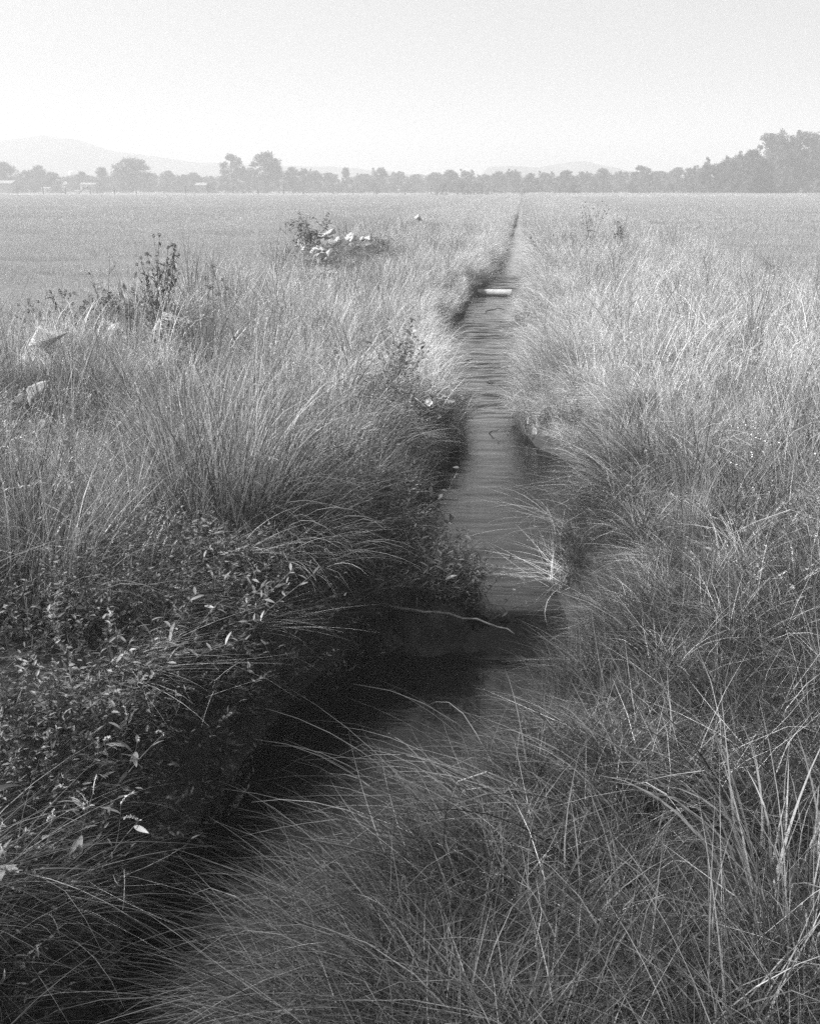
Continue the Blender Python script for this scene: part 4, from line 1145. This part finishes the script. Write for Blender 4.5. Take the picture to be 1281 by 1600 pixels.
for u, top, hw, sh in [(-150, 252, 24, 'spread'), (-105, 262, 20, 'round'), (-60, 256, 22, 'spread'), (-20, 262, 20, 'round'), (12, 258, 18, 'spread'), (40, 253, 19, 'round'), (72, 266, 15, 'spread'),
                       (112, 269, 15, 'round'), (137, 275, 14, 'spread'), (158, 268, 14, 'round'), (173, 275, 11, 'spread'), (204, 275, 11, 'spread'), (265, 271, 15, 'spread'),
                       (311, 273, 12, 'spread'), (330, 270, 13, 'round'), (352, 275, 12, 'spread'), (415, 263, 12, 'round'), (478, 262, 13, 'round'), (497, 264, 12, 'spread'),
                       (513, 267, 11, 'round'), (535, 271, 14, 'spread'), (580, 272, 14, 'spread'), (633, 269, 14, 'spread'), (658, 273, 13, 'round'),
                       (688, 270, 16, 'round'), (711, 266, 13, 'round'), (735, 266, 14, 'spread'), (757, 273, 13, 'spread'), (780, 269, 13, 'round'), (802, 266, 14, 'spread'), (826, 271, 14, 'round'),
                       (850, 269, 15, 'spread'), (878, 267, 16, 'round'), (905, 269, 14, 'spread'), (930, 264, 15, 'round'), (957, 268, 15, 'spread'), (985, 261, 18, 'round'), (1010, 267, 16, 'spread'), (1036, 263, 14, 'round')]:
    tree(u, top, hw, tr.uniform(355, 400) if u < 700 else tr.uniform(330, 365), sh, LT, LG)
for u in range(-170, 1060, 26):
    tree(u + tr.normal(0, 5), 273 + tr.normal(0, 3), 17, tr.uniform(405, 450), ('round', 'spread')[u % 52 == 0], 'bushy tree half hidden behind the front row of the far tree line', 'back row of the far tree line')
tree(92, 259, 14, 375, 'round', 'dark round-headed tree left of the white tank in the far tree line')
tree(190, 262, 12, 380, 'tall', 'slim pale tree between the white house and the big bushy tree')
tree(235, 248, 31, 360, 'round', 'largest dark bushy tree on the fence side, wide as it is tall')
tree(290, 267, 13, 375, 'round', 'round tree next to the big bushy tree behind the fence')
tree(388, 243, 19, 360, 'round', 'tall pale round tree, paired with a darker one of equal height')
tree(440, 240, 25, 355, 'round', 'tall dark round tree, paired with a paler one of equal height')
tree(557, 263, 8, 370, 'tall', 'slender tree with two pointed tops in the far tree line')
tree(607, 263, 14, 365, 'spread', 'flat-topped open tree in the far tree line')
CT = 'tall airy cottonwood in the dense grove beside the far field'
CG = 'cottonwoods of the tall grove'
for u, top, hw, sh in [(1060, 261, 14, 'spread'), (1078, 258, 15, 'round'), (1106, 250, 16, 'round'), (1128, 240, 18, 'spread'), (1178, 225, 22, 'round'), (1095, 257, 16, 'round'), (1117, 248, 17, 'spread'), (1140, 238, 18, 'round'), (1163, 216, 22, 'tall'), (1190, 211, 24, 'spread'), (1216, 214, 23, 'tall'), (1240, 226, 20, 'round'), (1150, 250, 20, 'round'), (1205, 240, 24, 'round'), (1266, 220, 26, 'spread'), (1300, 228, 26, 'tall'), (1345, 222, 28, 'spread'), (1390, 235, 28, 'round'), (1440, 240, 28, 'round'), (1500, 232, 30, 'spread')]:
    tree(u, top, hw * 1.1, tr.uniform(285, 335), sh, CT, CG)
tree(1077, 248, 4.5, 345, 'poplar', 'narrow column-like poplar at the edge of the tall grove')
for u, top, hw in [(20, 283, 12), (60, 284, 12), (122, 284, 12), (180, 286, 11), (220, 283, 12), (255, 284, 13), (300, 283, 12), (325, 284, 13), (362, 282, 13), (405, 281, 14), (432, 283, 10), (465, 282, 13), (505, 284, 13), (545, 283, 13), (568, 284, 14), (598, 281, 13), (622, 284, 14),
                   (648, 283, 14), (672, 282, 15), (700, 284, 14), (728, 282, 15), (750, 285, 12), (775, 283, 16), (812, 284, 14), (838, 282, 15), (862, 285, 14), (888, 282, 16), (918, 284, 14), (942, 282, 13), (972, 284, 16), (998, 281, 14), (1024, 283, 15), (1050, 280, 16), (1080, 282, 16), (1108, 278, 17), (1135, 281, 17), (1165, 278, 16), (1195, 281, 18), (1228, 279, 18), (1262, 281, 18), (1300, 280, 20), (1350, 280, 22), (1400, 280, 22)]:
    tree(u, top + tr.normal(0, 1.5), hw, (tr.uniform(335, 352) if u < 700 else tr.uniform(282, 298)), 'shrub', 'low willow shrub at the foot of the far trees', 'willow shrubs below the tree line', 'willow_shrub', 'shrub')

# ------------------------------------------------------------------ far buildings
def box_arr(x0, x1, y0, y1, z0, z1):
    V = np.array([(x, y, z) for x in (x0, x1) for y in (y0, y1) for z in (z0, z1)], float)
    F = np.array([(0, 1, 3, 2), (4, 6, 7, 5), (0, 4, 5, 1), (2, 3, 7, 6), (0, 2, 6, 4), (1, 5, 7, 3)])
    return V, [F], np.full(8, 0.5)
def house(name, label, u, dist, w, d, h, roof_h, wall, windows, cat='house', rz=0.0):
    dist = dist * 0.8; k = dist / 1900.0 * KX
    o = empty(name, ((u - 815) * k, dist, 0), rz); tag(o, label, cat); o.scale = (0.7, 0.7, 0.62)
    V, F, _ = box_arr(-w / 2, w / 2, -d / 2, d / 2, -0.1, h)
    # gable ends
    obj('wall', mk_mesh('wall', V, F, M[wall]), o)
    e = 0.25
    RV = np.array([(-w / 2 - e, -d / 2 - e, h - 0.05), (w / 2 + e, -d / 2 - e, h - 0.05), (w / 2 + e, d / 2 + e, h - 0.05), (-w / 2 - e, d / 2 + e, h - 0.05), (-w / 2 - e, 0, h + roof_h), (w / 2 + e, 0, h + roof_h)])
    obj('roof', mk_mesh('roof', RV, [np.array([(0, 1, 5, 4), (2, 3, 4, 5), (0, 3, 2, 1)]), np.array([(0, 4, 3), (1, 2, 5)])], M['roofing']), o)
    for wx, wz, ww, wh in windows:
        V, F, _ = box_arr(wx - ww / 2, wx + ww / 2, -d / 2 - 0.05, -d / 2 + 0.05, wz - wh / 2, wz + wh / 2)
        f_ = obj('window', mk_mesh('window', V, F, M['white_paint']), o)
        V, F, _ = box_arr(wx - ww / 2 + 0.08, wx + ww / 2 - 0.08, -d / 2 - 0.06, -d / 2 + 0.02, wz - wh / 2 + 0.08, wz + wh / 2 - 0.08)
        obj('pane', mk_mesh('pane', V, F, M['glass']), f_)
    return o
house('white_shed', 'small white shed standing in the grass before the tree line', 104, 325, 2.4, 2.0, 2.0, 0.35, 'white_paint', [(0.6, 1.2, 0.6, 0.6)], 'shed')
house('white_house', 'white low house with dark windows behind the trees', 170, 335, 4.4, 4.0, 3.3, 0.5, 'white_paint', [(-1.2, 1.9, 0.9, 1.0), (0.2, 1.9, 0.9, 1.0), (1.5, 1.9, 0.7, 1.0)])
house('white_shed', 'low white lean-to just beside the white house', 152, 330, 1.6, 1.6, 1.1, 0.2, 'white_paint', [], 'shed')
house('pale_house', 'pale house wall at the end of the fence by a tall tree', 44, 330, 4.5, 5.0, 3.6, 1.0, 'cream_paint', [(1.2, 1.6, 0.9, 1.1)])
house('pale_barn', 'pale grey barn wall between round trees behind the fence', 342, 333, 3.0, 4.0, 3.0, 0.8, 'cream_paint', [(0.6, 1.6, 0.8, 0.9)], 'barn')
house('white_shed', 'tiny white shed below the flat-topped tree', 631, 338, 1.7, 1.6, 1.35, 0.25, 'white_paint', [], 'shed')

# white tank on legs above the trees
wt = empty('water_tower', ((143 - 815) * 480 / 1900 * KX, 480, 0)); wt.scale = (0.6, 0.6, 0.62); tag(wt, 'white cone-bottomed water tower tip showing above the trees', 'water tower')
def lathe(prof_, n=20):
    V = [(r_ * math.cos(2 * math.pi * k / n), r_ * math.sin(2 * math.pi * k / n), z_) for r_, z_ in prof_ for k in range(n)]
    F = [(i * n + k, i * n + (k + 1) % n, (i + 1) * n + (k + 1) % n, (i + 1) * n + k) for i in range(len(prof_) - 1) for k in range(n)]
    return np.array(V), [np.array(F)], None
v, f, _ = lathe([(0.6, 8.2), (1.7, 10.3), (1.75, 11.0), (1.2, 11.5), (0.05, 11.8)]); obj('tank', mk_mesh('tank', v, f, M['steel'], smooth=True), wt)
for k in range(4):
    a = k * math.pi / 2 + 0.5
    v, f, _ = tube_arr(np.array([(1.5 * math.cos(a), 1.5 * math.sin(a), -0.2), (1.2 * math.cos(a), 1.2 * math.sin(a), 9.6)]), 0.10, 6)
    obj('leg', mk_mesh('leg', v, f, M['steel']), wt)

# ------------------------------------------------------------------ haze
HAZE_DENSITY = 0.0025
V, F, _ = box_arr(-1800, 1800, -150, 1820, -3, 64)
haze = obj('haze', mk_mesh('haze', V, F))
tag(haze, 'pale even haze filling the air over the whole field', 'haze', kind='stuff')
m, n, l = new_mat('haze_air')
vol = n.new('ShaderNodeVolumePrincipled')
vol.inputs['Color'].default_value = g(0.66); vol.inputs['Density'].default_value = HAZE_DENSITY; vol.inputs['Anisotropy'].default_value = 0.1
o = n.new('ShaderNodeOutputMaterial'); l.new(vol.outputs[0], o.inputs['Volume'])
haze.data.materials.append(m)
